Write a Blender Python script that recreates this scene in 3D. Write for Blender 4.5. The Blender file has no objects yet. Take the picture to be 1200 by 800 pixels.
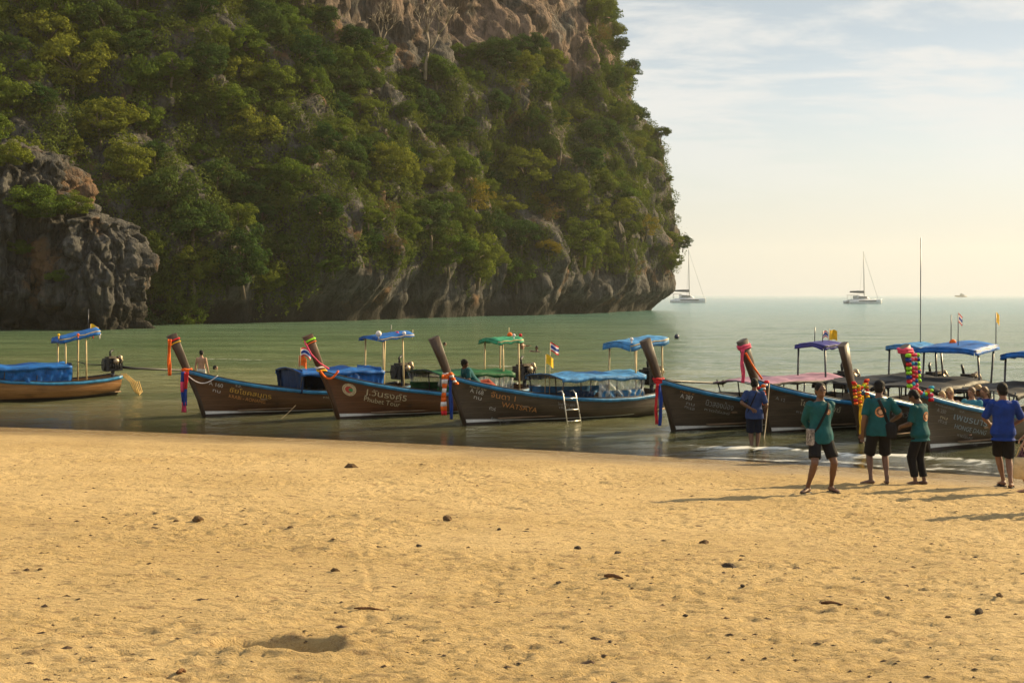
import bpy, bmesh, math, random
import numpy as np
from mathutils import Vector, Matrix, noise as mnoise

R = math.radians
random.seed(11)
rng = np.random.default_rng(11)
SC = bpy.context.scene
COL = SC.collection

# ------------------------------------------------------------------ camera
HC, F, HY = 3.3, 1500.0, 346.0          # eye height over the sea, focal length and horizon row in photo pixels
cam = bpy.data.cameras.new("camera")
cam.sensor_width = 36.0
cam.lens = 36.0 * F / 1200.0
cam.shift_y = -(400.0 - HY) / 1200.0
cam.clip_start = 0.1
cam.clip_end = 60000.0
camo = bpy.data.objects.new("camera", cam)
camo.location = (0, 0, HC)
camo.rotation_euler = (R(90), 0, 0)
COL.objects.link(camo)
SC.camera = camo

# ------------------------------------------------------------------ light
SUN_EL, SUN_AZ = R(27.0), R(28.0)        # azimuth counted from +X towards +Y
sdir = Vector((math.cos(SUN_EL) * math.cos(SUN_AZ), math.cos(SUN_EL) * math.sin(SUN_AZ), math.sin(SUN_EL)))
world = bpy.data.worlds.new("World")
SC.world = world
world.use_nodes = True
wn, wl = world.node_tree.nodes, world.node_tree.links
wn.clear()
w_out = wn.new("ShaderNodeOutputWorld")
w_bg = wn.new("ShaderNodeBackground")
w_bg.inputs["Strength"].default_value = 0.083
w_sky = wn.new("ShaderNodeTexSky")
w_sky.sky_type = 'NISHITA'
w_sky.sun_disc = False
w_sky.sun_elevation = SUN_EL
w_sky.sun_rotation = math.pi / 2 - SUN_AZ
w_sky.altitude = 0.0
w_sky.air_density = 1.0
w_sky.dust_density = 1.0
w_sky.ozone_density = 1.0
w_tc = wn.new("ShaderNodeTexCoord")
w_sep = wn.new("ShaderNodeSeparateXYZ")
wl.new(w_tc.outputs["Generated"], w_sep.inputs[0])


def wmath(op, a, b=None, c=None):
    n = wn.new("ShaderNodeMath")
    n.operation = op
    for k, v in enumerate((a, b, c)):
        if v is None:
            continue
        if isinstance(v, (int, float)):
            n.inputs[k].default_value = v
        else:
            wl.new(v, n.inputs[k])
    return n.outputs[0]


def wmix(fac, a, b):
    n = wn.new("ShaderNodeMix")
    n.data_type = 'RGBA'
    for k, v in ((0, fac), (6, a), (7, b)):
        if isinstance(v, (int, float)):
            n.inputs[k].default_value = v
        elif isinstance(v, tuple):
            n.inputs[k].default_value = v
        else:
            wl.new(v, n.inputs[k])
    return n.outputs[2]


zup = wmath('MAXIMUM', w_sep.outputs["Z"], 0.0)
den = wmath('ADD', zup, 0.16)
cx = wmath('DIVIDE', w_sep.outputs["X"], den)
cy = wmath('DIVIDE', w_sep.outputs["Y"], den)
w_cmb = wn.new("ShaderNodeCombineXYZ")
wl.new(cx, w_cmb.inputs[0])
wl.new(cy, w_cmb.inputs[1])


def wnoise(scale, detail, rough, off):
    m = wn.new("ShaderNodeMapping")
    m.inputs["Location"].default_value = off
    m.inputs["Rotation"].default_value = (0, 0, R(-14))
    m.inputs["Scale"].default_value = (0.75, 1.5, 1)
    wl.new(w_cmb.outputs[0], m.inputs[0])
    n = wn.new("ShaderNodeTexNoise")
    n.inputs["Scale"].default_value = scale
    n.inputs["Detail"].default_value = detail
    n.inputs["Roughness"].default_value = rough
    n.inputs["Distortion"].default_value = 0.35
    wl.new(m.outputs[0], n.inputs["Vector"])
    return n.outputs[0]


cl_a = wnoise(1.7, 8, 0.60, (3.1, 7.4, 0))
cl_b = wnoise(3.4, 8, 0.62, (1.4, 2.2, 0))
cl = wmath('ADD', wmath('MULTIPLY', cl_a, 0.66), wmath('MULTIPLY', cl_b, 0.34))
w_mr = wn.new("ShaderNodeMapRange")
w_mr.interpolation_type = 'SMOOTHSTEP'
w_mr.inputs["From Min"].default_value = 0.44
w_mr.inputs["From Max"].default_value = 0.57
wl.new(cl, w_mr.inputs[0])
# thin clouds over a pale, humid sky; the same all round
w_fade = wn.new("ShaderNodeMapRange")
w_fade.interpolation_type = 'SMOOTHSTEP'
w_fade.inputs["From Min"].default_value = 0.04
w_fade.inputs["From Max"].default_value = 0.17
wl.new(zup, w_fade.inputs[0])
cfac = wmath('MULTIPLY', wmath('MULTIPLY', w_mr.outputs[0], w_fade.outputs[0]), 0.82)
w_hz = wn.new("ShaderNodeMapRange")
w_hz.interpolation_type = 'SMOOTHSTEP'
w_hz.inputs["From Min"].default_value = -0.02
w_hz.inputs["From Max"].default_value = 0.23
w_hz.inputs["To Min"].default_value = 0.94
w_hz.inputs["To Max"].default_value = 0.40
wl.new(zup, w_hz.inputs[0])
SKY_HAZE = (4.1, 4.02, 3.74, 1)
SKY_CLOUD = (5.2, 5.15, 4.95, 1)
sky1 = wmix(w_hz.outputs[0], w_sky.outputs[0], SKY_HAZE)
w_gr = wn.new("ShaderNodeMapRange")
w_gr.interpolation_type = 'SMOOTHSTEP'
w_gr.inputs["From Min"].default_value = 0.07
w_gr.inputs["From Max"].default_value = 0.27
w_gr.inputs["To Max"].default_value = 0.75
wl.new(zup, w_gr.inputs[0])
sky1 = wmix(w_gr.outputs[0], sky1, (2.75, 3.15, 3.35, 1))
sky2 = wmix(cfac, sky1, SKY_CLOUD)
wl.new(sky2, w_bg.inputs["Color"])
wl.new(w_bg.outputs[0], w_out.inputs["Surface"])

sun = bpy.data.lights.new("sun", 'SUN')
sun.energy = 5.0
sun.angle = R(0.6)
sun.color = (1.0, 0.77, 0.43)
suno = bpy.data.objects.new("sun", sun)
suno.rotation_euler = (-sdir).to_track_quat('-Z', 'Y').to_euler()
suno.location = (60, 30, 60)
COL.objects.link(suno)

SC.view_settings.view_transform = 'Standard'
SC.view_settings.look = 'None'
SC.view_settings.exposure = 1.0
SC.view_settings.gamma = 1.0
SC.view_settings.use_curve_mapping = False
SC.render.engine = 'CYCLES'
SC.cycles.use_denoising = True
SC.cycles.denoising_prefilter = 'ACCURATE'
SC.cycles.max_bounces = 6
SC.cycles.diffuse_bounces = 2
SC.cycles.glossy_bounces = 3
SC.cycles.transmission_bounces = 4
SC.cycles.transparent_max_bounces = 12
SC.cycles.volume_bounces = 1
SC.cycles.caustics_reflective = False
SC.cycles.caustics_refractive = False


# ------------------------------------------------------------------ numeric noise
def _hash(ix, iy, iz, seed):
    h = (ix.astype(np.int64) * 374761393 + iy.astype(np.int64) * 668265263 + iz.astype(np.int64) * 2147483647 + seed * 974711) & 0xFFFFFFFF
    h = ((h ^ (h >> 13)) * 1274126177) & 0xFFFFFFFF
    h = ((h ^ (h >> 16)) * 2246822519) & 0xFFFFFFFF
    return ((h ^ (h >> 15)) & 0xFFFFFF) / float(0xFFFFFF)


def vnoise(x, y, z, seed=0):
    x, y, z = np.broadcast_arrays(np.asarray(x, float), np.asarray(y, float), np.asarray(z, float))
    x0, y0, z0 = np.floor(x), np.floor(y), np.floor(z)
    fx, fy, fz = x - x0, y - y0, z - z0
    fx, fy, fz = [t * t * t * (t * (t * 6 - 15) + 10) for t in (fx, fy, fz)]
    r = 0
    for a in (0, 1):
        for b in (0, 1):
            for c in (0, 1):
                w = (fx if a else 1 - fx) * (fy if b else 1 - fy) * (fz if c else 1 - fz)
                r = r + w * _hash(x0 + a, y0 + b, z0 + c, seed)
    return r * 2 - 1


def vnoise2(x, y, seed=0):
    x, y = np.asarray(x, float), np.asarray(y, float)
    x0, y0 = np.floor(x), np.floor(y)
    fx, fy = x - x0, y - y0
    fx, fy = [t * t * t * (t * (t * 6 - 15) + 10) for t in (fx, fy)]
    k = np.zeros_like(x0)
    r = 0
    for a in (0, 1):
        for b in (0, 1):
            r = r + (fx if a else 1 - fx) * (fy if b else 1 - fy) * _hash(x0 + a, y0 + b, k, seed)
    return r * 2 - 1


def fbm(x, y, z, octaves=4, seed=0, gain=0.5):
    r, a = 0, 1.0
    for o in range(octaves):
        r = r + a * vnoise(x * 2 ** o, y * 2 ** o, z * 2 ** o, seed + o * 17)
        a *= gain
    return r


def fbm2(x, y, octaves=4, seed=0, gain=0.5):
    r, a = 0, 1.0
    for o in range(octaves):
        r = r + a * vnoise2(x * 2 ** o, y * 2 ** o, seed + o * 17)
        a *= gain
    return r


def worley(x, y, z, seed=0):
    x0, y0, z0 = np.floor(x), np.floor(y), np.floor(z)
    f1 = np.full(x.shape, 9.0)
    f2 = np.full(x.shape, 9.0)
    cid = np.zeros(x.shape)
    for a in (-1, 0, 1):
        for b in (-1, 0, 1):
            for c in (-1, 0, 1):
                ix, iy, iz = x0 + a, y0 + b, z0 + c
                d = np.sqrt((ix + _hash(ix, iy, iz, seed) - x) ** 2 + (iy + _hash(ix, iy, iz, seed + 1) - y) ** 2 + (iz + _hash(ix, iy, iz, seed + 2) - z) ** 2)
                near = d < f1
                f2 = np.where(near, f1, np.minimum(f2, d))
                cid = np.where(near, _hash(ix, iy, iz, seed + 3), cid)
                f1 = np.where(near, d, f1)
    return f1, f2, cid


def sstep(a, b, x):
    t = np.clip((x - a) / (b - a), 0, 1)
    return t * t * (3 - 2 * t)


# ------------------------------------------------------------------ mesh helpers
def mesh_np(name, V, Fq, smooth=True, mats=(), attrs=None):
    me = bpy.data.meshes.new(name)
    V = np.asarray(V, np.float32)
    Fq = np.asarray(Fq, np.int32)
    n = Fq.shape[1]
    me.vertices.add(len(V))
    me.vertices.foreach_set("co", V.ravel())
    me.loops.add(Fq.size)
    me.loops.foreach_set("vertex_index", Fq.ravel())
    me.polygons.add(len(Fq))
    me.polygons.foreach_set("loop_start", np.arange(0, Fq.size, n, dtype=np.int32))
    me.polygons.foreach_set("loop_total", np.full(len(Fq), n, np.int32))
    if smooth:
        me.polygons.foreach_set("use_smooth", np.ones(len(Fq), bool))
    for m in mats:
        me.materials.append(m)
    if attrs:
        for k, v in attrs.items():
            a = me.attributes.new(k, 'FLOAT', 'POINT')
            a.data.foreach_set("value", np.asarray(v, np.float32))
    me.update(calc_edges=True)
    me.validate()
    return me


def grid_faces(nr, nc, closed=False):
    i = np.arange(nr - 1)[:, None]
    j = np.arange(nc if closed else nc - 1)[None, :]
    j2 = (j + 1) % nc
    a = i * nc + j
    b = i * nc + j2
    c = (i + 1) * nc + j2
    d = (i + 1) * nc + j
    return np.stack([np.broadcast_to(t, a.shape).ravel() for t in (a, b, c, d)], 1)


class MB:
    """collects shapes into one mesh"""

    def __init__(self):
        self.v, self.f, self.sm = [], [], []

    def add(self, verts, faces, smooth=False):
        o = len(self.v)
        self.v += [tuple(p) for p in verts]
        self.f += [tuple(o + i for i in f) for f in faces]
        self.sm += [smooth] * len(faces)
        return self

    def box(self, c, s, rot=None, taper=1.0):
        x, y, z = s[0] / 2, s[1] / 2, s[2] / 2
        vs = [Vector((a * x * (taper if d > 0 else 1), b * y * (taper if d > 0 else 1), d * z)) for d in (-1, 1) for a, b in ((-1, -1), (1, -1), (1, 1), (-1, 1))]
        if rot is not None:
            vs = [rot @ v for v in vs]
        vs = [v + Vector(c) for v in vs]
        return self.add(vs, [(3, 2, 1, 0), (4, 5, 6, 7), (0, 1, 5, 4), (1, 2, 6, 5), (2, 3, 7, 6), (3, 0, 4, 7)])

    def loft(self, secs, n=10, smooth=True, power=2.0, cap=True):
        """secs: (centre, a, b): ring centre + a cos + b sin"""
        vs = []
        for c, a, b in secs:
            c, a, b = Vector(c), Vector(a), Vector(b)
            for k in range(n):
                t = 2 * math.pi * k / n
                ct, st = math.cos(t), math.sin(t)
                ca = math.copysign(abs(ct) ** (2 / power), ct)
                sa = math.copysign(abs(st) ** (2 / power), st)
                vs.append(c + a * ca + b * sa)
        fs = []
        for i in range(len(secs) - 1):
            for k in range(n):
                k2 = (k + 1) % n
                fs.append((i * n + k, i * n + k2, (i + 1) * n + k2, (i + 1) * n + k))
        o = len(self.v)
        self.add(vs, fs, smooth)
        if cap:
            e = (len(secs) - 1) * n
            self.f.append(tuple(o + k for k in reversed(range(n))))
            self.f.append(tuple(o + e + k for k in range(n)))
            self.sm += [False, False]
        return self

    def tube(self, pts, r, n=8, smooth=True, cap=True):
        pts = [Vector(p) for p in pts]
        rr = r if isinstance(r, (list, tuple)) else [r] * len(pts)
        up = None
        secs = []
        for i, p in enumerate(pts):
            d = (pts[min(i + 1, len(pts) - 1)] - pts[max(i - 1, 0)]).normalized()
            if up is None:
                up = Vector((0, 0, 1)) if abs(d.z) < 0.9 else Vector((0, 1, 0))
            a = d.cross(up)
            if a.length < 1e-4:
                a = d.cross(Vector((1, 0, 0)))
            a.normalize()
            b = a.cross(d).normalized()
            up = b
            secs.append((p, a * rr[i], b * rr[i]))
        return self.loft(secs, n, smooth, cap=cap)

    def ball(self, c, r, n=10, m=7, rot=None):
        c = Vector(c)
        r = Vector(r) if not isinstance(r, (int, float)) else Vector((r, r, r))
        secs = []
        for i in range(m + 1):
            t = math.pi * (i + 0.02) / (m + 0.04)
            z, q = -math.cos(t), math.sin(t)
            o, a, b = Vector((0, 0, z * r.z)), Vector((q * r.x, 0, 0)), Vector((0, q * r.y, 0))
            if rot is not None:
                o, a, b = rot @ o, rot @ a, rot @ b
            secs.append((c + o, a, b))
        return self.loft(secs, n)

    def sheet(self, P, th=0.0, smooth=True):
        """P[i][j] grid of points, given a thickness along the average normal"""
        nr, nc = len(P), len(P[0])
        P = [[Vector(p) for p in row] for row in P]
        fs = [(i * nc + j, i * nc + j + 1, (i + 1) * nc + j + 1, (i + 1) * nc + j) for i in range(nr - 1) for j in range(nc - 1)]
        flat = [p for row in P for p in row]
        if not th:
            return self.add(flat, fs, smooth)
        nv = []
        for i in range(nr):
            for j in range(nc):
                du = P[min(i + 1, nr - 1)][j] - P[max(i - 1, 0)][j]
                dv = P[i][min(j + 1, nc - 1)] - P[i][max(j - 1, 0)]
                nv.append(du.cross(dv).normalized() * th)
        N = nr * nc
        vs = flat + [p - q for p, q in zip(flat, nv)]
        f2 = [tuple(reversed([N + k for k in f])) for f in fs]
        rim = []
        loop = [j for j in range(nc)] + [i * nc + nc - 1 for i in range(1, nr)] + [(nr - 1) * nc + j for j in range(nc - 2, -1, -1)] + [i * nc for i in range(nr - 2, 0, -1)]
        for a, b in zip(loop, loop[1:] + loop[:1]):
            rim.append((b, a, N + a, N + b))
        return self.add(vs, fs + f2 + rim, smooth)

    def mesh(self, name, mats=()):
        me = bpy.data.meshes.new(name)
        me.from_pydata(self.v, [], self.f)
        me.polygons.foreach_set("use_smooth", np.array(self.sm, bool))
        for m in mats if isinstance(mats, (list, tuple)) else (mats,):
            me.materials.append(m)
        me.update()
        return me

    def build(self, name, m, parent=None):
        return link(name, self.mesh(name, m), parent)


def link(name, me, parent=None):
    o = bpy.data.objects.new(name, me)
    COL.objects.link(o)
    if parent is not None:
        o.parent = parent
    return o


def tag(o, label=None, cat=None, group=None, kind=None):
    for k, v in (("label", label), ("category", cat), ("group", group), ("kind", kind)):
        if v:
            o[k] = v
    return o


def empty(name, loc, rz=0.0):
    o = bpy.data.objects.new(name, None)
    o.empty_display_size = 0.2
    o.location = loc
    o.rotation_euler = (0, 0, rz)
    COL.objects.link(o)
    return o


def copy_tree(o, parent=None):
    c = o.copy()
    COL.objects.link(c)
    if parent is not None:
        c.parent = parent
    for ch in list(o.children):
        copy_tree(ch, c)
    return c


def bake(o):
    """replace an object's mesh by its evaluated one"""
    bpy.context.view_layer.update()
    dg = bpy.context.evaluated_depsgraph_get()
    me = bpy.data.meshes.new_from_object(o.evaluated_get(dg))
    o.modifiers.clear()
    old = o.data
    o.data = me
    bpy.data.meshes.remove(old)
    return o


# ------------------------------------------------------------------ materials
class NT:
    def __init__(self, name):
        self.m = bpy.data.materials.new(name)
        self.m.use_nodes = True
        self.n, self.l = self.m.node_tree.nodes, self.m.node_tree.links
        self.n.clear()
        self.out = self.n.new("ShaderNodeOutputMaterial")

    def new(self, typ, **kw):
        nd = self.n.new(typ)
        for k, v in kw.items():
            if hasattr(nd, k):
                setattr(nd, k, v)
        return nd

    def put(self, sock, v):
        if isinstance(v, bpy.types.NodeSocket):
            self.l.new(v, sock)
        else:
            sock.default_value = v

    def math(self, op, a, b=None):
        nd = self.new("ShaderNodeMath", operation=op)
        self.put(nd.inputs[0], a)
        if b is not None:
            self.put(nd.inputs[1], b)
        return nd.outputs[0]

    def rng(self, v, a, b, c=0.0, d=1.0, smooth=True):
        nd = self.new("ShaderNodeMapRange")
        if smooth:
            nd.interpolation_type = 'SMOOTHSTEP'
        self.put(nd.inputs[0], v)
        for k, q in zip((1, 2, 3, 4), (a, b, c, d)):
            nd.inputs[k].default_value = q
        return nd.outputs[0]

    def mix(self, fac, a, b, blend='MIX'):
        nd = self.new("ShaderNodeMix", data_type='RGBA', blend_type=blend)
        self.put(nd.inputs[0], fac)
        self.put(nd.inputs[6], (*a, 1) if isinstance(a, tuple) else a)
        self.put(nd.inputs[7], (*b, 1) if isinstance(b, tuple) else b)
        return nd.outputs[2]

    def coord(self, which="Object", scale=(1, 1, 1), rot=(0, 0, 0)):
        tc = self.new("ShaderNodeTexCoord")
        mp = self.new("ShaderNodeMapping")
        mp.inputs["Scale"].default_value = scale
        mp.inputs["Rotation"].default_value = rot
        self.l.new(tc.outputs[which], mp.inputs[0])
        return mp.outputs[0]

    def pos(self, scale=(1, 1, 1), rot=(0, 0, 0)):
        g = self.new("ShaderNodeNewGeometry")
        mp = self.new("ShaderNodeMapping")
        mp.inputs["Scale"].default_value = scale
        mp.inputs["Rotation"].default_value = rot
        self.l.new(g.outputs["Position"], mp.inputs[0])
        return mp.outputs[0]

    def noise(self, vec, scale, detail=3.0, rough=0.55, dist=0.0):
        nd = self.new("ShaderNodeTexNoise")
        self.l.new(vec, nd.inputs["Vector"])
        nd.inputs["Scale"].default_value = scale
        nd.inputs["Detail"].default_value = detail
        nd.inputs["Roughness"].default_value = rough
        nd.inputs["Distortion"].default_value = dist
        return nd.outputs[0]

    def attr(self, name):
        nd = self.new("ShaderNodeAttribute", attribute_name=name)
        return nd.outputs["Fac"]

    def bump(self, h, strength, dist):
        nd = self.new("ShaderNodeBump")
        nd.inputs["Strength"].default_value = strength
        nd.inputs["Distance"].default_value = dist
        self.l.new(h, nd.inputs["Height"])
        return nd.outputs[0]

    def bsdf(self, color, rough=0.6, normal=None, spec=0.5, metal=0.0, **kw):
        nd = self.new("ShaderNodeBsdfPrincipled")
        self.put(nd.inputs["Base Color"], (*color, 1) if isinstance(color, tuple) else color)
        self.put(nd.inputs["Roughness"], rough)
        self.put(nd.inputs["Specular IOR Level"], spec)
        self.put(nd.inputs["Metallic"], metal)
        if normal is not None:
            self.l.new(normal, nd.inputs["Normal"])
        for k, v in kw.items():
            self.put(nd.inputs[k], v)
        return nd.outputs[0]

    def done(self, sh, vol=None):
        if sh is not None:
            self.l.new(sh, self.out.inputs["Surface"])
        if vol is not None:
            self.l.new(vol, self.out.inputs["Volume"])
        return self.m


_mats = {}


def paint(name, col, rough=0.5, var=0.25, scale=6.0, bump=0.15, spec=0.5, metal=0.0, stretch=(1, 1, 1)):
    """a painted, cloth or skin surface with uneven tone"""
    if name in _mats:
        return _mats[name]
    t = NT(name)
    v = t.coord("Object", stretch)
    n = t.noise(v, scale, 4, 0.6)
    dark = tuple(c * (1 - var) for c in col)
    lite = tuple(min(1, c * (1 + var * 0.8)) for c in col)
    c = t.mix(t.rng(n, 0.3, 0.7), dark, lite)
    nb = t.bump(t.noise(v, scale * 5, 2), bump, 0.02) if bump else None
    rr = t.rng(n, 0.2, 0.8, max(0.05, rough - 0.1), min(1, rough + 0.12))
    _mats[name] = t.done(t.bsdf(c, rr, nb, spec, metal))
    return _mats[name]


# ------------------------------------------------------------------ photo pixels to places
def shore_y(x):
    """where the waterline runs across the beach"""
    xc = np.clip(x, -40.0, 30.0)
    return 27.6 - 0.43 * xc - 0.00612 * xc * xc - (x - xc) * 0.5


def sand_base(x, y):
    d = 0.92 * (shore_y(x) - y)
    up = 0.035 * d + 0.001 * np.minimum(d, 40) ** 2 + np.maximum(d - 40, 0) * 0.03
    o = np.maximum(-d, 0)
    down = -2.6 * (1 - np.exp(-o * 0.05 / 2.6)) - np.maximum(o - 60, 0) * 0.012
    return np.where(d > 0, up, down)


def on_ground(px, py):
    z = 0.3
    for _ in range(40):
        Y = (HC - z) * F / (py - HY)
        X = (px - 600.0) / F * Y
        z = 0.5 * z + 0.5 * float(sand_base(np.float64(X), np.float64(Y)))
    return Vector((X, Y, z))


def on_sea(px, py, z=0.0):
    Y = (HC - z) * F / (py - HY)
    return Vector(((px - 600.0) / F * Y, Y, z))


def at(px, py, Y):
    return Vector(((px - 600.0) / F * Y, Y, HC - (py - HY) / F * Y))


# ================================================================== BEACH AND SEA
HOLE = on_ground(324, 761)
TRACK = [on_ground(*p) for p in ((424, 600), (426, 640), (433, 690), (428, 722), (395, 770))]


def sand_detail(x, y):
    d = 0.92 * (shore_y(x) - y)
    dry = sstep(0.3, 5.0, d)
    far = sstep(40, 20, y)
    h = 0.020 * fbm2(x * 1.1 + 3, y * 1.6, 4, 5) * dry
    churn = fbm2(x * 2.9 + 0.3 * vnoise2(x, y, 12), y * 8.0, 4, 31, 0.6)
    patch = sstep(-0.5, 0.5, fbm2(x * 0.35, y * 0.5, 3, 71))
    h += (0.030 * (0.55 - np.abs(churn)) + 0.022 * (0.5 - np.abs(fbm2(x * 6.5 + 5, y * 18.0, 3, 37, 0.6)))) * dry * (0.40 + 0.60 * patch)
    h += 0.0045 * (0.5 - np.abs(fbm2(x * 13, y * 36, 2, 93))) * dry
    # old footprints, each a shallow dent with a pushed-up rim
    fx, fy = x * 1.7 + 0.4 * vnoise2(x, y, 4), y * 1.9
    ix, iy = np.floor(fx), np.floor(fy)
    for a in (-1, 0, 1):
        for b in (-1, 0, 1):
            jx, jy = ix + a, iy + b
            k0 = np.zeros_like(jx)
            hx, hy = jx + _hash(jx, jy, k0, 201), jy + _hash(jx, jy, k0, 202)
            on = (_hash(jx, jy, k0, 203) > 0.30) * (0.4 + 0.6 * _hash(jx, jy, k0, 204))
            ang = _hash(jx, jy, k0, 205) * 6.28
            dx, dy = (fx - hx) / 1.7, (fy - hy) / 1.9
            u = (dx * np.cos(ang) + dy * np.sin(ang)) / 0.15
            v = (-dx * np.sin(ang) + dy * np.cos(ang)) / 0.075
            r2 = u * u + v * v
            h += on * dry * far * 0.55 * (-0.026 * np.exp(-r2 * 1.3) + 0.013 * np.exp(-(np.sqrt(r2) - 1.5) ** 2 * 5))
    # low wash lines left by the falling tide
    dd = d + 0.35 * fbm2(x * 0.4, y * 0.4, 3, 55)
    h += 0.006 * np.sin(dd * 6.3) * sstep(0.8, 3, d) * sstep(20, 12, d)
    h += 0.004 * np.sin(dd * 2.4 + 1.0) * dry
    # the dug hollow and its heap
    u, v = (x - HOLE.x) / 0.34, (y - HOLE.y) / 0.15
    u2 = u + 0.25 * vnoise2(x * 5, y * 5, 8)
    h += -0.24 * np.exp(-(u2 * u2 + v * v) ** 1.6)
    h += 0.035 * np.exp(-((np.sqrt(u2 * u2 + v * v) - 1.45) ** 2) * 6) * (1 + 0.6 * vnoise2(x * 9, y * 9, 3))
    # a drag mark running down the beach
    for p, q in zip(TRACK, TRACK[1:]):
        ex, ey = q.x - p.x, q.y - p.y
        L2 = ex * ex + ey * ey
        t = np.clip(((x - p.x) * ex + (y - p.y) * ey) / L2, 0, 1)
        dist = np.hypot(x - p.x - t * ex + 0.03 * vnoise2(x * 3, y * 1.2, 6), y - p.y - t * ey)
        h += (-0.012 * np.exp(-(dist / 0.022) ** 2) + 0.004 * np.exp(-((dist - 0.08) / 0.035) ** 2)) * (0.6 + 0.6 * np.abs(vnoise2(x * 4, y * 2.5, 16)))
    return h


def sand_z(x, y):
    x, y = np.asarray(x, float), np.asarray(y, float)
    return sand_base(x, y) + sand_detail(x, y)


def gz(x, y):
    return float(sand_z(np.array([x]), np.array([y]))[0])


def build_beach():
    dense = np.linspace(-9.5, 12.5, 720)
    out = np.cumsum(0.05 * 1.13 ** np.arange(1, 64))
    out = out[out < 900]
    xs = np.concatenate([-9.5 - out[::-1], dense, 12.5 + out])
    ys = [5.6]
    while ys[-1] < 34:
        ys.append(ys[-1] + 0.020 + 0.00042 * max(ys[-1] - 6, 0) ** 1.7)
    ys = np.array(ys)
    o2 = np.cumsum(0.05 * 1.2 ** np.arange(1, 46))
    o2 = o2[o2 < 700]
    b2 = np.cumsum(0.05 * 1.3 ** np.arange(1, 28))
    b2 = b2[b2 < 90]
    ys = np.concatenate([5.6 - b2[::-1], ys, ys[-1] + o2])
    X, Y = np.meshgrid(xs, ys)
    Z = sand_z(X, Y)
    fl = grid_faces(len(ys), len(xs))
    t = NT("sand")
    p = t.pos()
    big = t.noise(p, 0.35, 4)
    mid = t.noise(t.pos((1, 2.2, 1)), 5.5, 5, 0.65)
    fine = t.noise(p, 160, 3, 0.7)
    c = t.mix(t.rng(big, 0.3, 0.7), (0.475, 0.320, 0.120), (0.60, 0.425, 0.19))
    c = t.mix(t.rng(mid, 0.50, 0.70), c, (0.29, 0.180, 0.072))
    c = t.mix(t.rng(fine, 0.35, 0.75), c, t.mix(0.5, c, (0.66, 0.52, 0.33)))
    c = t.mix(t.rng(t.noise(t.pos((1, 1.8, 1)), 30, 3), 0.64, 0.72), c, (0.17, 0.105, 0.05))
    g = t.new("ShaderNodeSeparateXYZ")
    t.l.new(t.pos(), g.inputs[0])
    zz = t.math('ADD', g.outputs[2], t.math('MULTIPLY', t.math('SUBTRACT', big, 0.5), 0.06))
    wet = t.rng(zz, 0.02, 0.11, 1.0, 0.0)
    c = t.mix(wet, c, t.mix(1.0, c, (0.58, 0.55, 0.50), 'MULTIPLY'))
    damp = t.rng(zz, 0.08, 0.26, 0.35, 0.0)
    c = t.mix(damp, c, t.mix(1.0, c, (0.72, 0.70, 0.66), 'MULTIPLY'))
    rough = t.math('SUBTRACT', 0.92, t.math('MULTIPLY', wet, 0.70))
    hb = t.math('ADD', t.noise(t.pos((1, 1.9, 1)), 15, 6, 0.72, 0.4), t.math('MULTIPLY', fine, 0.10))
    st = t.bump(hb, 1.0, 0.075)
    m = t.done(t.bsdf(c, rough, st, 0.35))
    me = mesh_np("beach", np.stack([X.ravel(), Y.ravel(), Z.ravel()], 1), fl, True, [m])
    tag(link("beach", me), "golden trodden sand beach sloping into the shallow sea", "beach", kind="structure")


def sea_z(X, Y):
    d = 0.92 * (Y - shore_y(X))                      # metres offshore
    near = sstep(0.0, 10.0, d)
    fade = sstep(420, 60, Y)
    h = 0.042 * fbm2(X * 0.55 + 0.2 * Y, Y * 1.1, 3, 41) * near * sstep(110, 35, Y)
    h += 0.035 * fbm2(X * 0.13, Y * 0.35, 3, 43) * near * fade
    # low swells running in to the beach
    ph = d + 2.2 * fbm2(X * 0.05, Y * 0.08, 3, 47)
    amp = 0.035 + 0.05 * sstep(-0.3, 0.6, fbm2(X * 0.06, Y * 0.06, 2, 49))
    s = 0.5 + 0.5 * np.sin(ph * 2 * math.pi / 9.0 + 0.6)
    h += amp * (s ** 3 - 0.3) * sstep(2, 14, d) * fade
    # a small wave folding on the sand at the right-hand end
    e = d - 2.2 - 0.55 * fbm2(X * 0.7, Y * 0.1, 4, 59)
    right = sstep(1.5, 5.5, X)
    h += 0.07 * np.exp(-(e / 0.45) ** 2) * right
    h += 0.012 * fbm2(X * 1.6, Y * 3.0, 3, 61) * sstep(0.3, 3, d) * sstep(60, 30, Y)
    return h, d, e, right


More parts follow.
